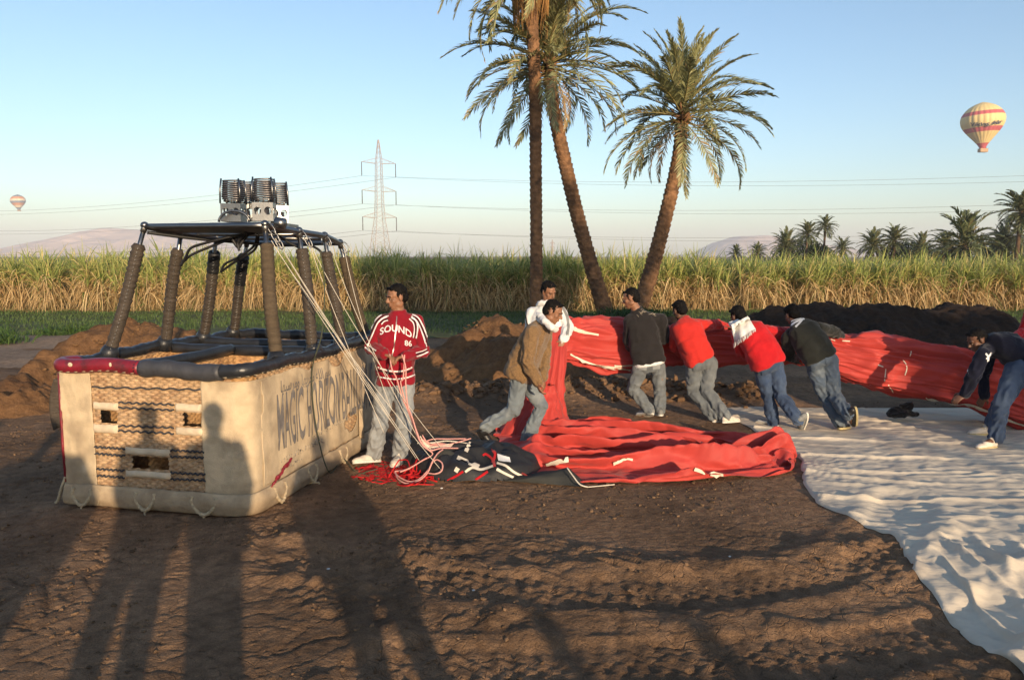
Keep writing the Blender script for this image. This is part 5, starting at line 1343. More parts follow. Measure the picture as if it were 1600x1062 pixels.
# ---- man in the white jacket behind him
m3, K3, I3 = person('man in a white jacket standing behind the walking man, gripping red fabric', 9.35,
  dict(head=(857,455,-.05), neck=(853,478), pelvis=(856,560,.05), mid=(854,520), hipA=(843,566,.05), hipB=(868,566,.05), shA=(831,489,.02), shB=(876,488,0),
       elA=(828,524,-.02), wrA=(850,538,-.28), elB=(887,512,-.08), wrB=(880,531,-.30), knA=(846,608,0), anA=(846,644,.05), toeA=(842,655,-.15), heelA=(848,650,.08), knB=(872,606,0), anB=(873,643,.05), toeB=(876,655,-.15), heelB=(874,650,.08)),
  ((.55,-.70,-.45), (.1,-.3,.95)), None, 'skin', 'white', 'jeansgrey', 'shoeblack', 'shoeblack', hem=.04, fat=1.02, loose=1.12,
  hands={'A': ((.6,-.5,-.4), (.2,.4,-.6), 1, .9), 'B': ((-.3,-.3,-.8), (-.3,.4,-.6), -1, .9)})
bv3 = bvh_of(I3['top']); ribbon(bv3, [(824,478),(822,492),(824,506),(830,520)], .016, 'sleeve_stripe', M['black'], m3); ribbon(bv3, [(879,480),(886,495),(888,510),(886,524)], .03, 'sleeve_stripe', M['shoegrey'], m3)
ringp = [K3['neck']+Vector((.095*math.cos(a), .09*math.sin(a), .015-.03*math.sin(a))) for a in np.linspace(0, 2*math.pi, 12)]
scarf(m3, ringp, .030, 'hood', seed=8)
mb = MB(); mb.put(*capsule(K3['neck']+Vector((.01,-.085,-.12)), .055, K3['neck']+Vector((.01,-.05,.02)), .045)); V, F = remesh(mb, .012, 2); obj('undershirt', V, F, M['black'], m3)
# ---- man in the black jacket
m4, K4, I4 = person('man in a charcoal jacket with white shirt hem and grey jeans, pushing red fabric', 9.35,
  dict(head=(986,466,-.02), neck=(996,487,0), pelvis=(1014,568,0), mid=(1006,525,.02), hipA=(1001,573,0), hipB=(1028,573,0), shA=(984,501,.0), shB=(1033,499,.0),
       elA=(983,533,.10), wrA=(986,545,.36), elB=(1037,530,.10), wrB=(1034,522,.36), knA=(989,607,.05), anA=(1016,642,.05), toeA=(1000,650,.15), heelA=(1020,648,-.03), knB=(1031,608,.06), anB=(1031,643,.05), toeB=(1028,649,.25), heelB=(1032,650,-.03)),
  ((-.85,.28,-.35), (-.1,.2,1)), PUSH, 'skin', 'jacketblack', 'jeansgrey', 'shoegrey', 'solewhite', hem=.0, fat=1.0, loose=1.08, hemmat='white', legw=.98, flare=1.02)
bv4 = bvh_of(I4['jeans'])
patch(bv4, [(996,564),(1012,563),(1010,578),(998,578)], 6, 6, 'back_pocket', M['jeanslight'], m4); patch(bv4, [(1019,562),(1032,561),(1031,576),(1020,577)], 6, 6, 'back_pocket', M['jeanslight'], m4)
bt = bvh_of(I4['top']); r = np.random.default_rng(4); mb = MB()
for k in range(34):
    x = 997+26*r.uniform(); y = 489-4*math.sin((x-997)/26*math.pi)+3*r.normal(); q = [hit(bt, x+2.4*r.normal(), y+1.2*r.normal(), .004) for _ in range(3)]
    if all(q): mb.put(*tube(q, .0028, 4))
if mb.n: mb.build('back_print', M['printfaint'], m4)
# ---- man in the red polo
m5, K5, I5 = person('man in a plain bright red long sleeved polo without scarf, pushing the fabric', 9.2,
  dict(head=(1062,485,.14), neck=(1070,501,.10), pelvis=(1096,566,-.02), mid=(1079,530,.0), hipA=(1084,571,-.02), hipB=(1109,568,0), shA=(1056,513,.10), shB=(1101,508,.12),
       elA=(1053,541,.18), wrA=(1068,556,.42), elB=(1120,507,.32), wrB=(1135,510,.50), knA=(1083,612,.06), anA=(1119,652,-.05), toeA=(1128,661,.0), heelA=(1114,664,-.06), knB=(1104,610,.0), anB=(1135,651,-.15), toeB=(1148,663,-.08), heelB=(1130,661,-.2)),
  ((-.35,.85,-.40), (-.3,.5,.8)), PUSH, 'skindark', 'redpolo', 'jeansgrey', 'shoewhite', 'solewhite', hem=-.02, fat=1.0, legw=1.0, flare=1.05, topname='polo_shirt')
bv5 = bvh_of(I5['jeans']); patch(bv5, [(1081,565),(1096,561),(1097,578),(1084,580)], 6, 6, 'back_pocket', M['jeansgrey'], m5, .007); patch(bv5, [(1102,559),(1115,557),(1115,573),(1104,576)], 6, 6, 'back_pocket', M['jeansgrey'], m5, .007)
# ---- man in the red shirt with the white scarf
m6, K6, I6 = person('man in a red shirt with a fringed white scarf over his shoulder, bent forward pushing', 8.85,
  dict(head=(1153,494,.16), neck=(1162,510,.12), pelvis=(1200,571,-.04), mid=(1184,535,0), hipA=(1190,577,-.03), hipB=(1212,572,-.02), shA=(1152,523,.10), shB=(1196,517,.14),
       elA=(1158,550,.22), wrA=(1168,556,.46), elB=(1222,520,.30), wrB=(1230,520,.50), knA=(1200,620,.04), anA=(1210,664,.05), toeA=(1192,671,.14), heelA=(1214,671,.0), knB=(1220,618,-.06), anB=(1248,657,-.25), toeB=(1252,672,-.10), heelB=(1262,645,-.28)),
  ((-.30,.85,-.45), (-.3,.5,.8)), PUSH, 'skindark', 'redshirt', 'jeansblue', 'shoegrey', 'solewhite', hem=.0, fat=1.0, loose=1.08, legw=.98, flare=1.08, topname='shirt')
bv6 = bvh_of(I6['top'])
def drape(bv, cs, nu, nv, name, mat, par, lift=.012, fringe=True, D=9):
    V = []; F = []
    for i in range(nu+1):
        for j in range(nv+1):
            u = i/nu; v = j/nv; p = (np.array(cs[0])*(1-u)+np.array(cs[1])*u)*(1-v)+(np.array(cs[3])*(1-u)+np.array(cs[2])*u)*v
            h = hit(bv, p[0], p[1], lift+.012*(.5+.5*math.sin(u*16+2*v)))
            if h is None: h = W(p[0], p[1], D-.02+.01*math.sin(u*16))
            V.append(h)
    for i in range(nu):
        for j in range(nv): F.append((i*(nv+1)+j, (i+1)*(nv+1)+j, (i+1)*(nv+1)+j+1, i*(nv+1)+j+1))
    o = obj(name, V, F, M[mat], par); md = o.modifiers.new('thickness', 'SOLIDIFY'); md.thickness = .008; md.offset = 1
    if fringe:
        mb = MB()
        for i in range(0, nu+1):
            p = V[i*(nv+1)+nv]; mb.put(*tube([p, p+Vector((.004*math.sin(i*3), -.008, -.03)), p+Vector((.008*math.sin(i*5), -.008, -.055))], .004, 4))
        mb.build('scarf_fringe', M[mat], o)
    return o
drape(bv6, [(1143,507),(1168,494),(1180,514),(1148,534)], 22, 16, 'scarf', 'white', m6, D=8.8)
scarf(m6, [W(1143,506,8.92), W(1155,502,8.95), W(1168,499,9.0)], .028, seed=5)
bv6j = bvh_of(I6['jeans']); patch(bv6j, [(1188,572),(1202,567),(1204,582),(1191,586)], 6, 6, 'back_pocket', M['jeansblue'], m6, .008)
# ---- man in the dark shirt
m7, K7, I7 = person('man in dark shirt with white back print pushing hard, one pale sole raised', 8.75,
  dict(head=(1238,492,.22), neck=(1246,507,.15), pelvis=(1282,562,-.05), mid=(1266,533,.0), hipA=(1271,569,-.04), hipB=(1296,563,-.04), shA=(1231,527,.12), shB=(1278,513,.16),
       elA=(1233,556,.24), wrA=(1244,562,.46), elB=(1304,519,.34), wrB=(1314,525,.52), knA=(1289,620,-.02), anA=(1314,661,-.15), toeA=(1324,674,.0), heelA=(1312,671,-.2), knB=(1304,618,-.10), anB=(1326,648,-.38), toeB=(1336,669,-.24), heelB=(1338,636,-.42)),
  ((-.15,.85,-.5), (-.2,.6,.75)), PUSH, 'skindark', 'shirtdark', 'jeansworn', 'shoeblack', 'sole', hem=-.02, fat=1.0, loose=1.06, legw=1.0, flare=1.08, topname='shirt')
bv7 = bvh_of(I7['top'])
for ln in ([(1230,506),(1240,500),(1252,497)],[(1234,510),(1244,503),(1257,498)],[(1243,511),(1250,504),(1254,499)]): ribbon(bv7, ln, .022, 'back_print', M['white'], m7)
bv7j = bvh_of(I7['jeans']); patch(bv7j, [(1266,566),(1280,561),(1283,576),(1269,580)], 6, 6, 'back_pocket', M['jeansworn'], m7, .008); patch(bv7j, [(1288,556),(1300,553),(1302,568),(1291,571)], 6, 6, 'back_pocket', M['jeansworn'], m7, .008)
# ---- man in navy bending at the right
m8, K8, I8 = person('man in a navy top bending low, one arm reaching down to the red fabric', 7.95,
  dict(head=(1527,531,.05), neck=(1541,543,.03), pelvis=(1600,562,0), mid=(1570,541,.02), hipA=(1590,571,-.10), hipB=(1604,569,.10), shA=(1536,554,-.14), shB=(1548,545,.20),
       elA=(1521,587,-.16), wrA=(1507,616,-.10), elB=(1536,584,.26), wrB=(1538,618,.24), knA=(1564,632,-.14), anA=(1555,686,-.08), toeA=(1518,704,-.22), heelA=(1556,701,-.08), knB=(1560,636,.34), anB=(1548,668,.50), toeB=(1520,683,.46), heelB=(1548,680,.5)),
  ((-.85,-.05,-.52), (-.5,0,.86)), None, 'skindark', 'navy', 'jeansblue', 'shoewhite', 'sole', hem=.0, fat=1.04, loose=1.08, legw=1.08, topname='sweater', collar=False,
  hands={'A': ((-.75,.0,-.45), (.1,.5,-.7), -1, .6), 'B': ((-.3,.2,-.9), (.4,.5,0), 1, .6)})
bv8 = bvh_of(I8['top'])
jacket_text(bv8, m8, '1', [(1507,584),(1513,584)], 16, 'white', 'sleeve_number', bold=.03)
for ln in ([(1540,552),(1544,558),(1543,565)],[(1549,551),(1545,556),(1541,561)]): ribbon(bv8, ln, .018, 'chest_print', M['white'], m8)
# ---- man in red at the edge of the picture
m9, K9, I9 = person('man in a red top mostly hidden beyond the bending man in navy', 9.6,
  dict(head=(1640,452,.05), neck=(1634,474,.03), pelvis=(1648,566,0), mid=(1640,520,0), hipA=(1636,572,0), hipB=(1660,572,0), shA=(1611,489,-.02), shB=(1658,489,.05),
       elA=(1601,519,-.10), wrA=(1586,527,-.40), elB=(1660,530,-.1), wrB=(1640,545,-.35), knA=(1636,612,-.05), anA=(1634,648,0), toeA=(1628,656,-.2), knB=(1662,612,0), anB=(1664,648,0), toeB=(1668,656,-.2)),
  ((-.5,-.8,-.3), (0,0,1)), None, 'skindark', 'redshirt', 'jeansgrey', 'shoegrey', 'solewhite', hem=.05, detail=True, topname='shirt')
# ---- onlookers standing beside and behind the photographer; their long shadows reach the basket
def onlooker(label, u, s, lx, h=1.75, w=1.0, top='jacketblack'):
    ca, sa = math.cos(SUN_AZ), math.sin(SUN_AZ); c = Vector((u*ca+s*sa, u*sa-s*ca, 0)); c.z = _gz(c.x, c.y); k = h/1.75
    t = thing('person', label, 'person', tuple(c), 'onlookers behind the photographer')
    X = Vector((ca, sa, 0)); mb = MB(); P = lambda x, z, y=0: c+X*x*w+Vector((-sa, ca, 0))*y+Vector((0,0,z*k))
    body = MB(); body.put(*capsule(P(0,1.42), .06, P(0,1.58), .055)); body.put(*ellipsoid(P(0,1.64), X, Vector((-sa,ca,0)), Vector((0,0,1)), .078, .095, .115*k))
    for s_ in (-1, 1):
        body.put(*capsule(P(.18*s_,1.38), .05, P(.23*s_,1.10), .04)); body.put(*capsule(P(.23*s_,1.10), .04, P(.21*s_,.86,.06), .03)); hand_parts(body, P(.21*s_,.86,.06), (0,0,-1), (-.4*s_,.3,0), s_)
        body.put(*capsule(P(.09*s_,.9), .08, P(lx*.8*s_,.48), .055)); body.put(*capsule(P(lx*.8*s_,.48), .055, P(lx*s_,.08), .04)); body.put(*capsule(P(lx*s_,.08), .04, P(lx*s_,.05,.14), .03))
    body.put(*loft([(P(0,z), X, Vector((-sa,ca,0)), a, b_) for z, a, b_ in ((.82,.13,.1),(1.0,.14,.1),(1.25,.16,.11),(1.4,.14,.09),(1.46,.06,.05))], 18))
    V, F = remesh(body, .014, 2); obj('body', V, F, M['skin'], t)
    j = MB(); j.put(*loft([(P(0,z), X, Vector((-sa,ca,0)), a*w, b_) for z, a, b_ in ((.78,.19,.14),(1.0,.185,.135),(1.25,.19,.14),(1.40,.17,.11),(1.48,.08,.08))], 18))
    for s_ in (-1, 1): j.put(*capsule(P(.16*s_,1.39), .07, P(.235*s_,1.10), .058)); j.put(*capsule(P(.235*s_,1.10), .056, P(.215*s_,.90,.05), .045))
    V, F = remesh(j, .016, 2); obj('jacket', V, F, M[top], t)
    j = MB()
    for s_ in (-1, 1): j.put(*capsule(P(.09*s_,.88), .098, P(lx*.8*s_,.48), .075)); j.put(*capsule(P(lx*.8*s_,.48), .073, P(lx*s_,.06), .068))
    V, F = remesh(j, .016, 2); obj('trousers', V, F, M['jeansgrey'], t)
    h_ = MB(); h_.put(*ellipsoid(P(0,1.665,-.015), X, Vector((-sa,ca,0)), Vector((0,0,1)), .084, .095, .10*k)); V, F = remesh(h_, .016, 1); obj('hair', V, F, M['hair'], t)
for i, a in enumerate([(-.60, .35, .13, 1.78, 1.0),(-.12, .28, .09, 1.75, .95),(.74, .8, .15, 1.50, 1.15),(-1.36, .6, .14, 1.76, 1.3),(-1.82, .9, .12, 1.7, 1.1),(-2.6, .7, .12, 1.8, 1.2),(-3.3, 1.2, .12, 1.7, 1.2), (1.55, 6.6, .12, 1.72, 1.2), (2.3, 7.2, .12, 1.78, 1.2), (3.2, 7.6, .12, 1.7, 1.2)]):  # the last ones, far back, are added to shade the foreground soil
    onlooker(['onlooker standing just left of the photographer with legs slightly apart', 'photographer standing with feet together on the low bank', 'shorter onlooker standing just right of the photographer', 'broad onlooker, third to the left of the photographer', 'short onlooker, fourth to the left of the photographer', 'tall onlooker far to the left of the photographer', 'outermost onlooker at the left end of the row of watchers', 'nearest of the three unseen onlookers added far back for their shade', 'middle one of the three unseen onlookers added far back for their shade', 'rightmost of the three unseen onlookers added far back for their shade'][i], *a)
# ================================================================== RED ENVELOPE
M['nylon'] = pmat('red_nylon', (.43,.044,.034), .6, .10, 3, .12, 50, spec=.25, sheen=.08, bdist=.006, alt=(.34,.036,.032), altscale=1.3, altamt=.5)
M['nylonblack'] = pmat('black_nylon', (.020,.020,.021), .55, .2, 5, .3, 40, spec=.3, bdist=.008)
M['nomex'] = pmat('dark_grey_scoop_cloth', (.040,.040,.036), .8, .2, 5, .3, 80, spec=.15)
M['webbing'] = pmat('cream_webbing', (.68,.60,.48), .8, .08, 20, .3, 120)
def folds(s, a, seed, A=1.0):
    """lengthwise gathers: s metres along, a metres around (2-D noise stretched along s)"""
    w = a+.10*pn(s*.7, a*1.2, seed)+.05*pn(s*1.7, a*2.5, seed+4)
    d = .036*ridge(pn(s*.32, w*3.4, seed+1))+.022*ridge(pn(s*.5, w*8.2, seed+2))+.011*ridge(pn(s*.9, w*18, seed+3))
    d = d+.030*pn(s*.9, w*1.6, seed+6)+.012*np.maximum(0, pn(s*2.6, w*3.0, seed+8))
    return A*d
env_c = W(1000, 690, 7.9); env = thing('balloon_envelope', 'huge red balloon envelope, part carried as a gathered roll and part heaped on the ground', 'balloon envelope', (env_c.x, env_c.y, 0))
def roll(name, st, seed, ds=.018, n=170, A=1.0, wide=.22, parent=env, flat=None):
    """st: stations (centre, half height vector, half depth vector) -> gathered roll of cloth"""
    C = np.array([np.concatenate([tuple(c), tuple(h), tuple(d)]) for c, h, d in st]); Q = np.array(crom([tuple(c) for c in C], 12)) if False else None
    P = []; m = len(C)
    for i in range(m-1):
        p0, p1, p2, p3 = C[max(i-1,0)], C[i], C[i+1], C[min(i+2,m-1)]
        for k in range(14):
            t = k/14; P.append(.5*((2*p1)+(-p0+p2)*t+(2*p0-5*p1+4*p2-p3)*t*t+(-p0+3*p1-3*p2+p3)*t**3))
    P.append(C[-1]); P = np.array(P)
    s = np.concatenate([[0], np.cumsum(np.linalg.norm(np.diff(P[:, :3], axis=0), axis=1))]); u = np.arange(0, s[-1], ds)
    P = np.stack([np.interp(u, s, P[:, i]) for i in range(9)], 1)
    th = np.linspace(0, 2*math.pi, n, endpoint=False); S, T = np.meshgrid(u, th, indexing='ij')
    hl = np.linalg.norm(P[:, 3:6], axis=1)[:, None]; dl = np.linalg.norm(P[:, 6:9], axis=1)[:, None]
    per = (hl+dl)*math.pi/2*2
    # periodic gathers: noise sampled on a circle of the same girth
    rad = .5*(hl+dl)
    ca, sa = np.cos(T)*dl, np.sin(T)*hl
    f1 = .042*ridge(pn(ca*6.5+seed, sa*6.5+.25*np.sin(S*1.1), S*.32+seed))+.030*ridge(pn(ca*13, sa*13+.3*np.sin(S*.9+seed), S*.5+seed+4))+.015*ridge(pn(ca*27, sa*27, S*.8+seed+7))
    f1 = f1+.035*pn(ca*3, sa*3, S*1.1+seed+9)+.014*pn(ca*9, sa*9, S*3.2+seed)
    f1 = f1+.030*pn(S*2.1+seed, np.cos(T)*1.3, np.sin(T)*1.3)+.020*ridge(pn(S*2.6+1.2*np.cos(T)+seed, ca*4, sa*4))**2-.008
    e = .78
    cc = np.sign(np.cos(T))*np.abs(np.cos(T))**e; ss = np.sign(np.sin(T))*np.abs(np.sin(T))**e
    H = P[:, None, 3:6]; Dv = P[:, None, 6:9]
    k = 1+(A*(f1-.045))/np.maximum(rad, .05)
    V = P[:, None, :3]+H*(ss*k)[..., None]+Dv*(cc*k)[..., None]
    # end caps
    F = gridfaces(len(u), n, True); V = V.reshape(-1, 3)
    o = obj(name, V, F, M['nylon'], parent)
    return o
Zv = Vector((0,0,1))
def stn(x, yt, yb, D, dep=.20, ddir=(0,1,0)):
    a = W(x, yt, D); b_ = W(x, yb, D); return ((a+b_)/2, (a-b_)/2, Vector(ddir)*dep)
roll_pts = [(868,512,580,9.45,.13),(885,504,562,9.55,.17),(910,502,570,9.70,.20),(950,503,579,9.78,.21),(990,503,579,9.82,.21),(1030,510,574,9.85,.20),(1070,512,571,9.82,.20),(1110,512,567,9.75,.20),(1150,516,566,9.65,.20),(1195,517,569,9.55,.21),(1240,519,566,9.45,.21),(1290,522,578,9.35,.23),(1340,527,598,9.25,.25),(1400,531,612,9.15,.26),(1450,536,622,9.05,.28),(1500,546,634,8.95,.30),(1550,556,652,8.85,.32),(1600,570,676,8.7,.34),(1660,590,700,8.5,.36),(1740,620,730,8.2,.36)]
R1 = roll('carried_roll', [stn(*p) for p in roll_pts], 3.0, A=1.35, n=220)
# hanging strand held by the man in white, falling into the heap
def strand(x, y, D, w, dep): c = W(x, y, D); return (c, Vector((w, -.02, 0)), Vector((.02, dep, 0)))
R2 = roll('hanging_strand', [strand(878,508,9.35,.13,.09), strand(872,522,9.2,.12,.09), strand(868,545,9.08,.12,.10), strand(863,580,8.98,.13,.11), strand(857,612,8.92,.16,.13), strand(852,640,8.86,.22,.18), strand(850,664,8.8,.30,.24), strand(848,686,8.7,.36,.26)], 8.0, n=120, A=.8)
def gstn(x, y, D, hgt, wid, ddir):
    """station of a roll lying on the ground: pixel of its top, height, half width across"""
    c = W(x, y, D); z = max(.06, c.z); return (Vector((c.x, c.y, z*.5-.02)), Vector((0,0,z*.5+.02)), Vector(ddir).normalized()*wid)
def settle(name, V, F, mat, parent, frames=24, ground=None, mass=.12, bend=.25, tens=12, selfd=.007, thick=.006, obstacles=(), post=None):
    """drop a folded sheet of cloth on the ground and keep the shape it settles into"""
    me = mesh_from(V, F, name, True, None, [mat]); o = bpy.data.objects.new(name, me)
    S2 = bpy.data.scenes.new('settling'); S2.collection.objects.link(o)
    gp = bpy.data.meshes.new('g'); gp.from_pydata(*ground); g = bpy.data.objects.new('g', gp); S2.collection.objects.link(g)
    cm = g.modifiers.new('c', 'COLLISION'); g.collision.thickness_outer = .012; g.collision.cloth_friction = 60
    md = o.modifiers.new('cloth', 'CLOTH'); s = md.settings
    s.quality = 4; s.mass = mass; s.tension_stiffness = tens; s.compression_stiffness = tens; s.shear_stiffness = tens*.5; s.bending_stiffness = bend
    s.tension_damping = 8; s.compression_damping = 8; s.shear_damping = 8; s.bending_damping = .8; s.air_damping = 2.0
    c = md.collision_settings; c.use_collision = True; c.collision_quality = 2; c.distance_min = .010; c.use_self_collision = selfd > 0; c.self_distance_min = selfd; c.self_friction = 20
    md.point_cache.frame_start = 1; md.point_cache.frame_end = frames
    for f in range(1, frames+1): S2.frame_set(f)
    dg = S2.view_layers[0].depsgraph; m2 = o.evaluated_get(dg).to_mesh(); P = np.empty(len(m2.vertices)*3, np.float32); m2.vertices.foreach_get('co', P)
    P = P.reshape(-1, 3).astype(float); bpy.data.objects.remove(o); bpy.data.meshes.remove(me); bpy.data.objects.remove(g); bpy.data.meshes.remove(gp); bpy.data.scenes.remove(S2)
    return P

def accordion(ns, nt, nf, A, seed):
    s = np.linspace(0, 1, ns); t = np.linspace(0, 1, nt); S, T = np.meshgrid(s, t, indexing='ij')
    x = -.28+3.42*S+.10*np.sin(T*3)+.05*pn(T*6, S*3, seed)
    yf = np.interp(S, [0,.1,.3,.55,.8,.95,1], [6.95,6.75,6.68,6.68,6.75,6.95,7.1]); yb = np.interp(S, [0,.15,.5,.8,1], [8.7,8.75,8.65,8.3,7.95])
    ph = T*nf+.9*pn(S*1.6, T*2.5, seed)+.35*pn(S*4, T*4, seed+3); zz = np.abs(((ph*.5) % 1)*2-1)
    amp = A*(.55+.6*np.abs(pn(S*2.3, np.floor(ph*.5)*1.7, seed+5)))*np.clip(np.minimum(S, 1-S)*9, .25, 1)*(1-.28*sstep(.6, .9, S))
    y = yf+(yb-yf)*T+.05*pn(S*5, T*9, seed+8); z = .05+amp*zz+.03*(1+pn(S*8, T*20, seed+2)); x = x+.05*pn(S*3, ph*.8, seed+6)
    tk = np.clip((S-.88)/.12, 0, 1); x = x-.62*tk**2+.10*tk; z = (z+.10)*(1-tk**1.5)+.02+.004*tk       # the far end is tucked under
    return np.stack([x, y, z], -1).reshape(-1, 3), gridfaces(ns, nt)
def sheet(name, x0, x1, y0, y1, res, hf, mat, parent=env):
    ax = np.arange(x0, x1, res); ay = np.arange(y0, y1, res); X, Y = np.meshgrid(ax, ay, indexing='ij'); Z, m = hf(X, Y)
    F = gridfaces(len(ax), len(ay)); keep = m.ravel()[F].min(1) > 0
    return obj(name, np.stack([X, Y, Z], -1).reshape(-1, 3), F[keep], mat, parent)
def smooth_obj(o):
    md = o.modifiers.new('finer', 'SUBSURF'); md.levels = 1; md.render_levels = 1
FLAT = ([(-6,-3,0),(18,-3,0),(18,14,0),(-6,14,0)], [], [(0,1,2,3)])
V, F = accordion(84, 165, 12, .50, 3.0)
P = settle('heap', V, F, M['nylon'], None, ground=FLAT); P[:, 2] += ground_h(P[:, 0], P[:, 1])-.01
R3 = obj('heaped_fabric', P, F, M['nylon'], env); smooth_obj(R3)
back = [strand(848,600,8.75,.10,.10), strand(840,630,8.7,.22,.18), strand(834,655,8.6,.32,.22), strand(828,680,8.5,.36,.22), strand(826,698,8.4,.34,.22)]
R6 = roll('shaded_bundle', back, 35.0, n=110, A=.9)
# cream load tapes and stitched seams following the cloth
b1, b3 = bvh_of(R1), bvh_of(R3)
for bv_, pts, w in ((b1,[(894,513),(910,518),(935,523)],.045),(b1,[(890,553),(915,566),(945,573),(985,578)],.028),(b1,[(960,572),(985,571),(1000,569)],.03),
    (b1,[(1446,621),(1480,628),(1520,634),(1560,650),(1600,664)],.030),(b3,[(1085,732),(1110,740),(1140,745),(1185,744)],.035)):
    ribbon(bv_, pts, w*.85, 'load_tape', M['webbing'], env, .014)
for pts, w in (([(855,726),(872,720),(888,716)],.035),([(958,723),(975,717),(988,718)],.035)):
    ribbon(b3, pts, w, 'load_tape', M['webbing'], env, .018)
for pts in ([(1372,570),(1380,573)],[(1316,532),(1328,533)],[(1411,562),(1417,573),(1414,586)],[(1424,548),(1422,556)],[(1384,576),(1382,595)],[(1388,601),(1396,613)],[(1298,530),(1305,532)]):
    ribbon(b1, pts, .012, 'seam_stitching', M['webbing'], env, .004)
# black scoop panel under the front edge
def scoop(nu=60, nv=24):
    V = []
    for i in range(nu+1):
        u = i/nu; bp = G(lerp(775, 920, u), lerp(750, 761, u), .012)
        tp = W(lerp(775, 920, u), np.interp(lerp(775, 920, u), [775,820,860,888,905,920], [744,740,735,730,745,760]), bp.y+.26)
        for j in range(nv+1):
            v = j/nv; p = bp.lerp(tp, v); p.y -= .10*math.sin(math.pi*v)*math.sin(math.pi*min(1, u*1.2+.1)); p.z += .05*math.sin(math.pi*v)*math.sin(math.pi*u)+.010*float(pn(u*7, v*4, 3.0))
            V.append(p)
    return obj('scoop_panel', V, gridfaces(nu+1, nv+1), M['nomex'], env)
SCP = scoop()
bs = bvh_of(SCP)
for pts, w in (([(886,730),(896,744),(906,756),(918,760)],.022),([(918,760),(940,758),(960,756)],.016)):
    P_ = [G(x, y, .12*(760-y)/30+.035)+Vector((0,-.01,0)) for x, y in pts]; P_ = crom([tuple(p) for p in P_], 6)
    v, f = tube(P_, w*.28, 6); obj('scoop_hem', v, f, M['webbing'], env)
# black skirt bundle with webbing and a round padded disc
def hf_skirt(X, Y):
    cx, cy = -.36, 7.12; r_ = np.abs((X-cx)/.64)**2.2+np.abs((Y-cy)/.50)**2.2
    wv = Y+.3*pn(X*1.5, Y*1.5, 2.0)
    Z = .15*np.clip(1-r_, 0, 1)**.45+.055*ridge(pn(X*2.2, wv*5, 4.0))*np.clip(1-r_, 0, 1)**.3+.03*ridge(pn(X*6, wv*7, 9.0))*np.clip(1-r_, 0, 1)**.3
    Z = .012+Z*np.clip((1-r_)*7, 0, 1)
    return Z, np.where(r_ < 1.02, 1, 0)
SK = sheet('black_skirt', -1.1, .5, 6.6, 7.7, .014, hf_skirt, M['nylonblack']); bk_ = bvh_of(SK)
for pts, w in (([(714,715),(730,722),(748,730)],.055),([(727,737),(738,731),(752,734),(772,728)],.03),([(728,706),(732,697),(736,692)],.05),([(776,724),(790,728),(804,738),(824,748)],.03),([(776,733),(790,740),(806,748)],.03),([(712,737),(716,731)],.05)):
    ribbon(bk_, pts, w*.7, 'skirt_webbing', M['webbing'], env, .008)
for pts in ([(698,752),(712,744),(724,736)],[(735,756),(748,746),(762,737)],[(773,730),(770,718),(760,710),(755,712)],[(770,724),(774,710),(768,703)]):
    ribbon(bk_, pts, .02, 'skirt_strap', M['redshirt'], env, .010)
dc = W(700, 731, 6.85); dx = Vector((.92,.1,.28)).normalized(); dn_ = Vector((.25,-.80,.5)).normalized(); dx = (dx-dn_*dx.dot(dn_)).normalized(); dy = dn_.cross(dx)
v, f = ellipsoid(dc, dx, dy, dn_, .135, .185, .028, 28, 10); obj('padded_disc', v, f, M['nomex'], env)
# small printed maker's tag on the skirt
tg = patch(bk_, [(777,710),(796,715),(798,724),(779,721)], 4, 3, 'care_tag', M['white'], env, .014)
# ================================================================== WHITE GROUND SHEET
M['tarp'] = pmat('dusty_white_cotton', (.62,.53,.405), .9, .08, 2.5, .28, 9, spec=.1, alt=(.45,.38,.30), altscale=1.6, altamt=.75, bdist=.025, stretch=(1,2.6,1))
ys = [3.1,3.55,4.2,4.74,5.2,6.05,6.65,7.37,8.4,9.3,9.75]; xl = [2.38,2.42,2.46,2.58,2.68,2.47,2.58,2.84,2.80,2.72,2.62]
ny, nx = 196, 150
Yg, Ug = np.meshgrid(np.linspace(3.0, 9.9, ny), np.linspace(0, 1, nx), indexing='ij')
XL = np.interp(Yg, ys, xl)+.04*pn(Yg*2.2, 0*Yg, 4.0); Xg = XL+(8.4-XL)*Ug**1.25; dE = Xg-XL
a_ = 1-sstep(4.6, 5.8, Yg); wy = Yg+.35*pn(Xg*.5, Yg*.5, 3.0)+.10*(Xg-3)
rz = lambda a, b_, c: ridge(pn(a, b_, c)).clip(0)**2
Zg = .03+(1-a_)*(.060*rz(Xg*.35, wy*1.6, 2.0)+.030*rz(Xg*.6+3, wy*4.0+.6*Xg, 7.0)+.020*rz(Xg*1.0+Yg, wy*7.5, 9.0))
Zg = Zg+a_*(.35+.65*np.exp(-dE*.8))*(.13*rz(Yg*.4, dE*1.9+.25*Yg, 5.0)+.08*rz(Yg*.8, dE*4.5+.3*Yg, 8.0)+.015*rz(Yg*1.2, dE*9, 1.0))+.012*pn(Xg*4, Yg*6, 2.0)+.03
F = gridfaces(ny, nx)
P = settle('sheet', np.stack([Xg, Yg, Zg], -1).reshape(-1, 3), F, M['tarp'], None, frames=22, ground=FLAT, selfd=0, bend=.05, mass=.2)
for K_ in (K5, K6, K7, K8):                                  # pressed flat underfoot
    for k in ('toeA', 'toeB', 'anA', 'anB'):
        d = np.hypot(P[:, 0]-K_[k].x, P[:, 1]-K_[k].y); P[:, 2] = .012+(P[:, 2]-.012)*(1-.9*np.exp(-(d/.20)**2))
P = P.reshape(ny, nx, 3); P[:, 0, 2] = .004; P[:, 1, 2] = np.minimum(P[:, 1, 2], .02); P = P.reshape(-1, 3); P[:, 2] += ground_h(P[:, 0], P[:, 1])
tarp = obj('ground_sheet', P, F, M['tarp']); smooth_obj(tarp)
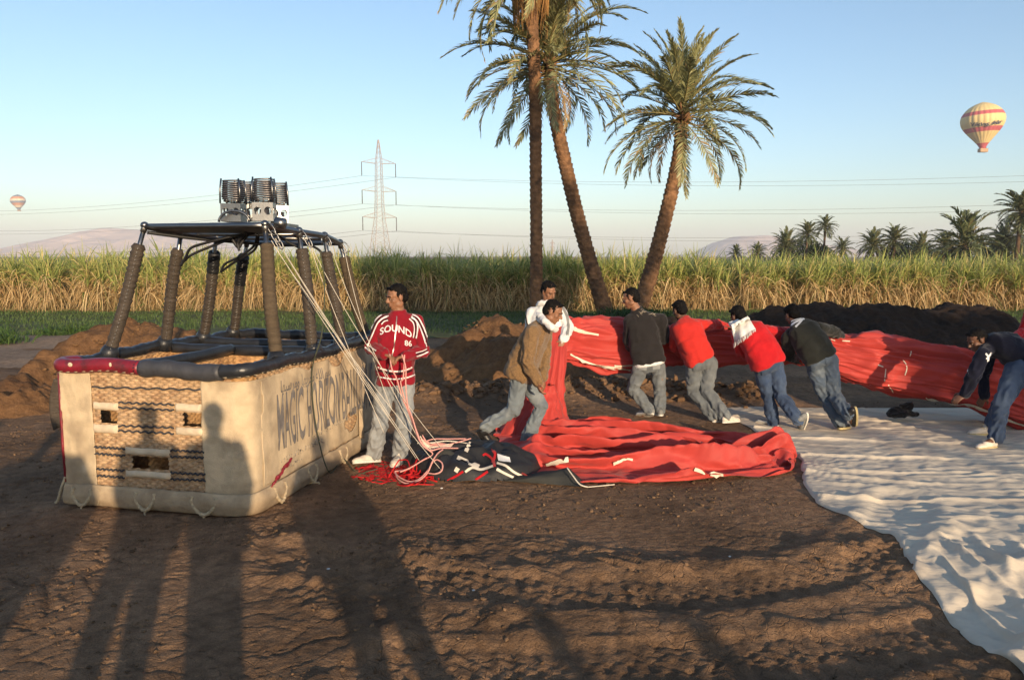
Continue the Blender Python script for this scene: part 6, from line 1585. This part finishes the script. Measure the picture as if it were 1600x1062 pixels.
tag(tarp, 'large wrinkled white cotton sheet spread on the soil at right', 'ground sheet')
bt_ = bvh_of(tarp)
# grey garment lying on the sheet
gc = W(1408, 641, 9.1); mb = MB(); mb.put(*ellipsoid(gc+Vector((-.05,0,-.02)), Vector((1,0,.1)), Vector((0,1,0)), Zv, .13, .10, .06)); mb.put(*ellipsoid(gc+Vector((.06,.02,.03)), Vector((1,0,.4)), Vector((0,1,0)), Zv, .10, .08, .06)); mb.put(*ellipsoid(gc+Vector((.0,-.05,-.03)), Vector((1,0,0)), Vector((0,1,0)), Zv, .18, .10, .04))
V, F = remesh(mb, .010, 2); nr = normals(V, F); V = V+nr*(.022*ridge(pn(V[:,0]*9, V[:,1]*9, V[:,2]*9))-.012+.008*pn(V[:,0]*25, V[:,1]*25, V[:,2]*25))[:, None]
o = obj('garment', V, F, M['jacketblack']); tag(o, 'crumpled dark grey garment dropped on the white sheet', 'garment')
# ================================================================== ROPES
M['pinkrope'] = pmat('pink_rope', (.62,.30,.26), .8, .15, 60, .4, 200); M['redrope'] = pmat('red_rope', (.48,.012,.014), .8, .2, 30, .4, 120); M['whitecord'] = pmat('white_cord', (.60,.54,.44), .8, .1, 30, .2, 120); M['darkcord'] = pmat('green_black_cord', (.06,.065,.04), .8, .2, 30, .2, 100)
def rope(pts, r, mat, name, parent, sub=8):
    P = crom([tuple(p) for p in pts], sub); v, f = tube(P, r, 7); return obj(name, v, f, mat, parent)
g0 = W(640, 700, 6.9); t = thing('pink_rope', 'pink rope hanging doubled from the red jacketed man to the black skirt', 'rope', (g0.x, g0.y, 0))
ha, hb = W(609,553,6.98), W(628,554,6.98)
rope([ha, W(612,575,6.93), W(620,592,6.95), W(628,620,6.95), W(637,640,6.93), W(648,670,6.95), W(655,688,6.95), W(668,692,7.0), W(692,693,7.1), W(725,698,7.2)], .0068, M['pinkrope'], 'strand', t)
rope([hb, W(634,575,6.93), W(634,600,6.93), W(638,637,6.92), W(652,676,6.92), W(658,690,6.9), W(672,703,6.9), W(690,700,6.95), W(722,700,7.15)], .0068, M['pinkrope'], 'strand', t)
rope([W(632,554,6.98), W(630,590,6.93), W(626,597,6.93), W(632,622,6.95), W(639,639,6.92), W(645,655,6.9), W(654,684,6.88), W(662,697,6.85), W(676,709,6.85), W(660,719,6.8), W(640,731,6.75), W(625,737,6.7)], .0068, M['pinkrope'], 'strand', t)
rope([W(618,738,6.75), W(622,748,6.6), W(636,755,6.5), W(655,750,6.55), W(668,738,6.65), W(676,720,6.7), W(684,708,6.8), W(692,702,6.9)], .0068, M['pinkrope'], 'strand', t)
rope([W(666,738,6.66), W(680,740,6.6), W(690,735,6.62), W(691,724,6.68), W(683,718,6.72), W(676,722,6.72), W(669,734,6.68), W(655,748,6.58), W(640,752,6.55), W(624,745,6.65), W(617,737,6.75), W(626,735,6.75), W(640,732,6.75)], .0068, M['pinkrope'], 'strand', t)
for k in range(9):
    r = np.random.default_rng(60+k); y = 690+16*r.uniform()
    rope([W(652+8*r.uniform(), 688+5*r.normal(), 6.95), W(675, y+3*r.normal(), 7.0), W(700, y-4+2*r.normal(), 7.1), W(728+8*r.uniform(), y-6+3*r.normal(), 7.25)], .006, M['pinkrope'] if k % 2 else M['whitecord'], 'strand', t)
g0 = W(640, 745, 6.6); t = thing('red_rope', 'tangled red rope and straps lying at the feet of the man in the red jacket', 'rope', (g0.x, g0.y, 0))
r = np.random.default_rng(77)
for k in range(26):
    x0 = 556+30*r.uniform(); y0 = 731+14*r.uniform(); pts = []
    for q in range(7):
        x = x0+(108-30*r.uniform())*q/6+5*r.normal(); y = y0+10*math.sin(q*.6+k)*r.uniform(.2,1)+4*r.normal()+1.0*q*.6; y = min(y, 757); g_ = G(x, y, .015+.05*r.uniform()*(x > 640)); pts.append(g_)
    rope(pts, .005+.003*r.uniform(), M['redrope'], 'strand', t, 5)
for k in range(6):
    x0 = 646+12*r.normal(); pts = [G(x0-10, 745+5*r.normal(), .02), W(x0+6*r.normal(), 732+6*r.normal(), 6.8), W(x0+10+4*r.normal(), 712+14*r.uniform(), 6.9), W(x0+20+5*r.normal(), 726+8*r.normal(), 6.85), G(x0+24+8*r.normal(), 748, .03)]
    rope(pts, .006, M['redrope'], 'strand', t, 5)
for k, xs in enumerate([[(560,733),(575,727),(590,730),(605,735),(630,738)],[(556,731),(565,735),(600,737),(640,735)]]):
    P_ = [G(x, y, .012) for x, y in xs]; V = []; F = []
    for i, p in enumerate(crom([tuple(q) for q in P_], 6)): V += [Vector(p)+Vector((0,-.025,0)), Vector(p)+Vector((0,.025,.006*math.sin(i)))]; 
    F = [(2*i, 2*i+1, 2*i+3, 2*i+2) for i in range(len(V)//2-1)]
    o = obj('strap', V, F, M['redrope'], t); md = o.modifiers.new('thickness', 'SOLIDIFY'); md.thickness = .005
# white cords from the frame corners down to the fabric
labs = ['pale thin cord running from the near corner of the burner frame down past the jeans to the red ropes', 'pale cord from the middle of the burner frame down across the banner to the ground']
for k, (a, mids, e) in enumerate([
    (W(430,372,6.3), (W(520,520,6.6),), W(650,716,6.85)), (W(434,378,6.3), (W(530,530,6.6),), W(657,722,6.85)), (W(424,376,6.3), (W(505,508,6.55),), W(640,700,6.85)), (W(428,384,6.3), (W(540,560,6.5),), W(690,735,6.7)),
    (W(482,378,6.75), (W(530,520,6.8),), W(600,676,6.85)), (W(514,378,7.2), (W(545,500,7.0),), W(662,700,6.9)), (W(486,384,6.75), (W(555,545,6.8),), W(690,700,7.0)), (W(538,390,7.7), (W(560,520,7.3),), W(612,640,7.0))]):
    m_ = mids[0]-Vector((0,0,.02)); P_ = [tuple(a.lerp(e, q)+(m_-a.lerp(e, .5))*(4*q*(1-q))*.35) for q in np.linspace(0, 1, 9)]
    v, f = tube(crom(P_, 3), .0028, 5); o = obj('tension_cord', v, f, M['whitecord']); tag(o, 'pale thin cord running from the burner frame down to the ropes on the ground', 'cord', 'pale cords from the burner frame')
v, f = tube(crom([tuple(p) for p in (W(500,392,6.75), W(507,440,6.7), W(503,520,6.5), B(BW+.07,.93,1.0), B(BW+.06,1.0,.5), B(BW+.10,1.15,.05), W(535,716,7.2), W(556,738,6.9), W(575,736,6.9), W(590,732,6.95))], 8), .0055, 6)
o = obj('dark_cord', v, f, M['darkcord']); tag(o, 'thin dark green cord hanging over the banner and trailing to the red straps', 'cord')
# ================================================================== PYLONS, WIRES, SKY BALLOONS
M['galv'] = pmat('galvanised_steel', (.42,.36,.33), .6, .1, 2, 0, 10, metallic=.0, spec=.4)
M['insul'] = pmat('insulator', (.12,.11,.11), .4, .1, 3, 0)
M['wire'] = pmat('wire', (.16,.16,.17), .6, .1, 3, 0)
def pylon(label, x, ytop, ybase, D, th=.072, scale=1.0):
    top = W(x, ytop, D); c = Vector((top.x, D, 0)); Hh = top.z; t = thing('pylon', label, 'pylon', tuple(c)); k = Hh/38.5
    prof = [(0,3.0),(8,2.1),(14,1.35),(19,1.1),(32,.85),(38.5,.12)]
    wid = lambda z: float(np.interp(z/k, [p[0] for p in prof], [p[1] for p in prof]))*k
    mb = MB(); zs = np.concatenate([np.linspace(0, 14, 7), np.linspace(14, 32, 15)[1:], np.linspace(32, 38.4, 5)[1:]])*k
    ang = .5; X = Vector((math.cos(ang), math.sin(ang), 0)); Yv = Vector((-math.sin(ang), math.cos(ang), 0))
    P = lambda sx, sy, z: c+X*(sx*wid(z))+Yv*(sy*wid(z))+Vector((0,0,z))
    cs = [(-1,-1),(1,-1),(1,1),(-1,1)]
    for sx, sy in cs: mb.put(*tube([P(sx, sy, z) for z in zs], th*1.25, 4))
    leg = mb.build('leg_frame', M['galv'], t, False); mb = MB()
    for a, b_ in zip(zs[:-1], zs[1:]):
        for i in range(4):
            p, q = cs[i], cs[(i+1) % 4]; mb.put(*tube([P(*p, a), P(*q, b_)], th*.55, 3, False)); mb.put(*tube([P(*q, a), P(*p, b_)], th*.55, 3, False))
    mb.build('lattice', M['galv'], t, False)
    tips = []
    for z in (31.0, 22.3, 14.0):
        mb = MB(); z *= k
        for s in (-1, 1):
            tip = c+X*(s*5.6*k)+Vector((0,0,z+.3*k)); 
            for sy in (-1, 1):
                mb.put(*tube([P(s, sy, z), tip], th, 4)); mb.put(*tube([P(s, sy, z+1.7*k), tip], th*.8, 4))
                for q in (.3, .55, .8): mb.put(*tube([P(s, sy, z).lerp(tip, q), P(s, sy, z+1.7*k).lerp(tip, q)], th*.5, 3, False))
            v, f = tube([tip, tip+Vector((0,0,-4.2*k))], .14*k*max(1, th/.1), 6); obj('insulator', v, f, M['insul'], t); tips.append(tip+Vector((0,0,-4.3*k)))
        mb.build('cross_arm', M['galv'], t, False)
    return t, tips
py, tips = pylon('tall steel lattice pylon rising above the cane, left of the palms', 591, 218, 405, 250)
pylon('tiny faint pylon on the horizon between the two left palm trunks', 863, 374, 404, 900, .22)
names = ['top', 'top', 'middle', 'middle', 'lowest', 'lowest']
for i, p in enumerate(tips):
    s = 'left' if i % 2 == 0 else 'right'
    yR = [271,281,316,326,360,371][i]; e = W(1750, yR-2, 190)
    pts = [p.lerp(e, q)+Vector((0,0,-4*q*(1-q)*2.2)) for q in np.linspace(0, 1, 25)]
    v, f = tube(pts, .032, 4); o = obj('power_line', v, f, M['wire']); tag(o, 'power wire running right from the %s arm of the big pylon, %s insulator' % (names[i], s), 'power line', 'power lines')
    e = W(-150, [328,334,356,362,392,398][i], 420)
    pts = [p.lerp(e, q)+Vector((0,0,-4*q*(1-q)*4.5)) for q in np.linspace(0, 1, 25)]
    v, f = tube(pts, .045, 4); o = obj('power_line', v, f, M['wire']); tag(o, 'power wire running left from the %s arm of the big pylon, %s insulator' % (names[i], s), 'power line', 'power lines')
M['gold'] = pmat('yellow_balloon_cloth', (.66,.50,.22), .6, .06, .3, 0); M['bandred'] = pmat('red_balloon_band', (.46,.09,.10), .6, .08, .3, 0); M['balloonprint'] = pmat('dark_balloon_print', (.06,.06,.07), .6, .1, .5, 0)
M['bluecloth'] = pmat('grey_blue_balloon_cloth', (.16,.19,.24), .6, .08, .3, 0); M['orangecloth'] = pmat('orange_balloon_cloth', (.50,.22,.10), .6, .08, .3, 0); M['creamcloth'] = pmat('cream_balloon_cloth', (.6,.5,.36), .6, .08, .3, 0)
def sky_balloon(label, x, y0, y1, D, wpx, bands, mats, gores=24, tilt=0.0, text=None):
    """bands: list of (fraction from the top, material slot)"""
    top = W(x, y0, D); bot = W(x, y1, D); Hh = top.z-bot.z; R = wpx*D/F_PX/2; c = Vector((top.x, D, bot.z)); t = thing('hot_air_balloon', label, 'hot air balloon', tuple(c))
    eh = Hh*.93; pr = [(0,.06),(.04,.34),(.10,.60),(.18,.80),(.28,.95),(.38,1.0),(.48,.96),(.58,.84),(.70,.63),(.82,.40),(.92,.22),(1.0,.13)]
    pp = np.array(crom([(a, b_, 0) for a, b_ in pr], 5)); fr, rad = pp[:, 0], pp[:, 1]; n = gores*6; th = np.linspace(0, 2*math.pi, n, endpoint=False)
    Tm = Matrix.Rotation(tilt, 3, 'Y')
    S, T = np.meshgrid(np.arange(len(fr)), th, indexing='ij'); bul = 1+.030*(np.abs(np.sin(T*gores/2))-.6)*np.interp(fr, [0,.2,.9,1], [.3,1,1,.3])[:, None]
    rr_ = rad[:, None]*R*bul; V = np.stack([rr_*np.cos(T), rr_*np.sin(T), np.broadcast_to(((1-fr)*eh)[:, None], T.shape)], -1).reshape(-1, 3)
    V = (V @ np.array(Tm).T)+np.array(c)+np.array((0,0,Hh*.07)); F = gridfaces(len(fr), n, True)
    fm = np.zeros(len(F), int); mid = (fr[:-1]+fr[1:])/2; row = np.repeat(np.arange(len(fr)-1), n)
    for f0, f1, slot in bands: fm[(mid[row] >= f0) & (mid[row] < f1)] = slot
    e = obj('envelope', V, F, [M[m] for m in mats], t, fmat=fm)
    bw = R*.26; bc = c+Vector((R*.02,0,bw*.35)); v, f = box(bc, bw*1.5, bw, bw*.7); mbk = MB(); mbk.put(v, f); mbk.build('basket', M['wicker'], t, False)
    mb = MB()
    for sx in (-1, 1):
        for sy in (-1, 1): mb.put(*tube([bc+Vector((sx*bw*.7, sy*bw*.45, bw*.3)), c+Vector((sx*R*.11, sy*R*.11, Hh*.075))], R*.006, 4))
    mb.build('suspension_wires', M['wire'], t)
    mb = MB(); r = np.random.default_rng(3)
    for k in range(6): mb.put(*capsule(bc+Vector((bw*(-.55+.22*k), 0, bw*.35)), bw*.09, bc+Vector((bw*(-.55+.22*k), 0, bw*.62)), bw*.08, 8, 3))
    o = mb.build('passengers', M['jacketblack'], t); o['kind'] = 'stuff'
    if text:
        bv = bvh_of(e); tv, tf = text2d(text, 1.0, .12, .035); w, h = tv.max(0)
        out = [hit(bv, x-24+49*(a/w), 199-5.0*(a/w)-7.5*(b_/h)+.8*math.sin(math.pi*a/w), .7) for a, b_ in tv]
        used = [i for i in range(len(out)) if out[i] is not None]; mp = {k: i for i, k in enumerate(used)}
        FF = [tuple(mp[k] for k in q) for q in tf if all(k in mp for k in q)]
        if FF: obj('balloon_lettering', [out[k] for k in used], FF, M['balloonprint'], t)
    return t
sky_balloon('yellow hot air balloon with two red bands and lettering flying at upper right', 1540, 160, 238, 420, 60, [(.225,.305,1),(.55,.65,1),(.88,1.01,1)], ['gold','bandred'], 24, -.06, 'Viking Air')
sky_balloon('small hazy striped hot air balloon far off at the left edge', 28, 304, 330, 1150, 21, [(.0,.15,0),(.15,.3,1),(.3,.42,2),(.42,.55,0),(.55,.7,1),(.7,.85,2),(.85,1.01,0)], ['bluecloth','orangecloth','creamcloth'], 20, -.05)
# ================================================================== THE AIR
hz, nt, b_ = newmat('haze'); nt.nodes.remove(b_)
pv = N(nt, 'ShaderNodeVolumePrincipled'); pv.inputs['Color'].default_value = (.83,.88,1.0,1); pv.inputs['Density'].default_value = .0003; pv.inputs['Anisotropy'].default_value = -.10
nt.links.new(pv.outputs[0], nt.nodes['Material Output'].inputs['Volume'])
v, f = box((0, 450, 69), 8000, 8100, 143); o = obj('haze', v, f, hz, smooth=False); o['kind'] = 'stuff'
# ---- small litter on the soil
M['litter'] = pmat('pale_litter', (.6,.57,.52), .8, .1, 20, 0)
for i, (x, y, s, lab) in enumerate([(513,888,.012,'tiny white scrap of litter on the dark soil right of the long shadows'),(740,925,.010,'tiny pale chip on the soil below the red heap'),(1140,880,.010,'tiny pale chip on the soil near the white sheet'),(690,764,.012,'tiny pale scrap on the soil below the black disc')]):
    p = G(x, y); p.z = _gz(p.x, p.y)+.006; mb = MB(); mb.put(*ellipsoid(p, Vector((1,.3,0)), Vector((-.3,1,.2)), Zv, s, s*.7, s*.4, 7, 5)); o = mb.build('litter_scrap', M['litter'], None, False); tag(o, lab, 'litter')
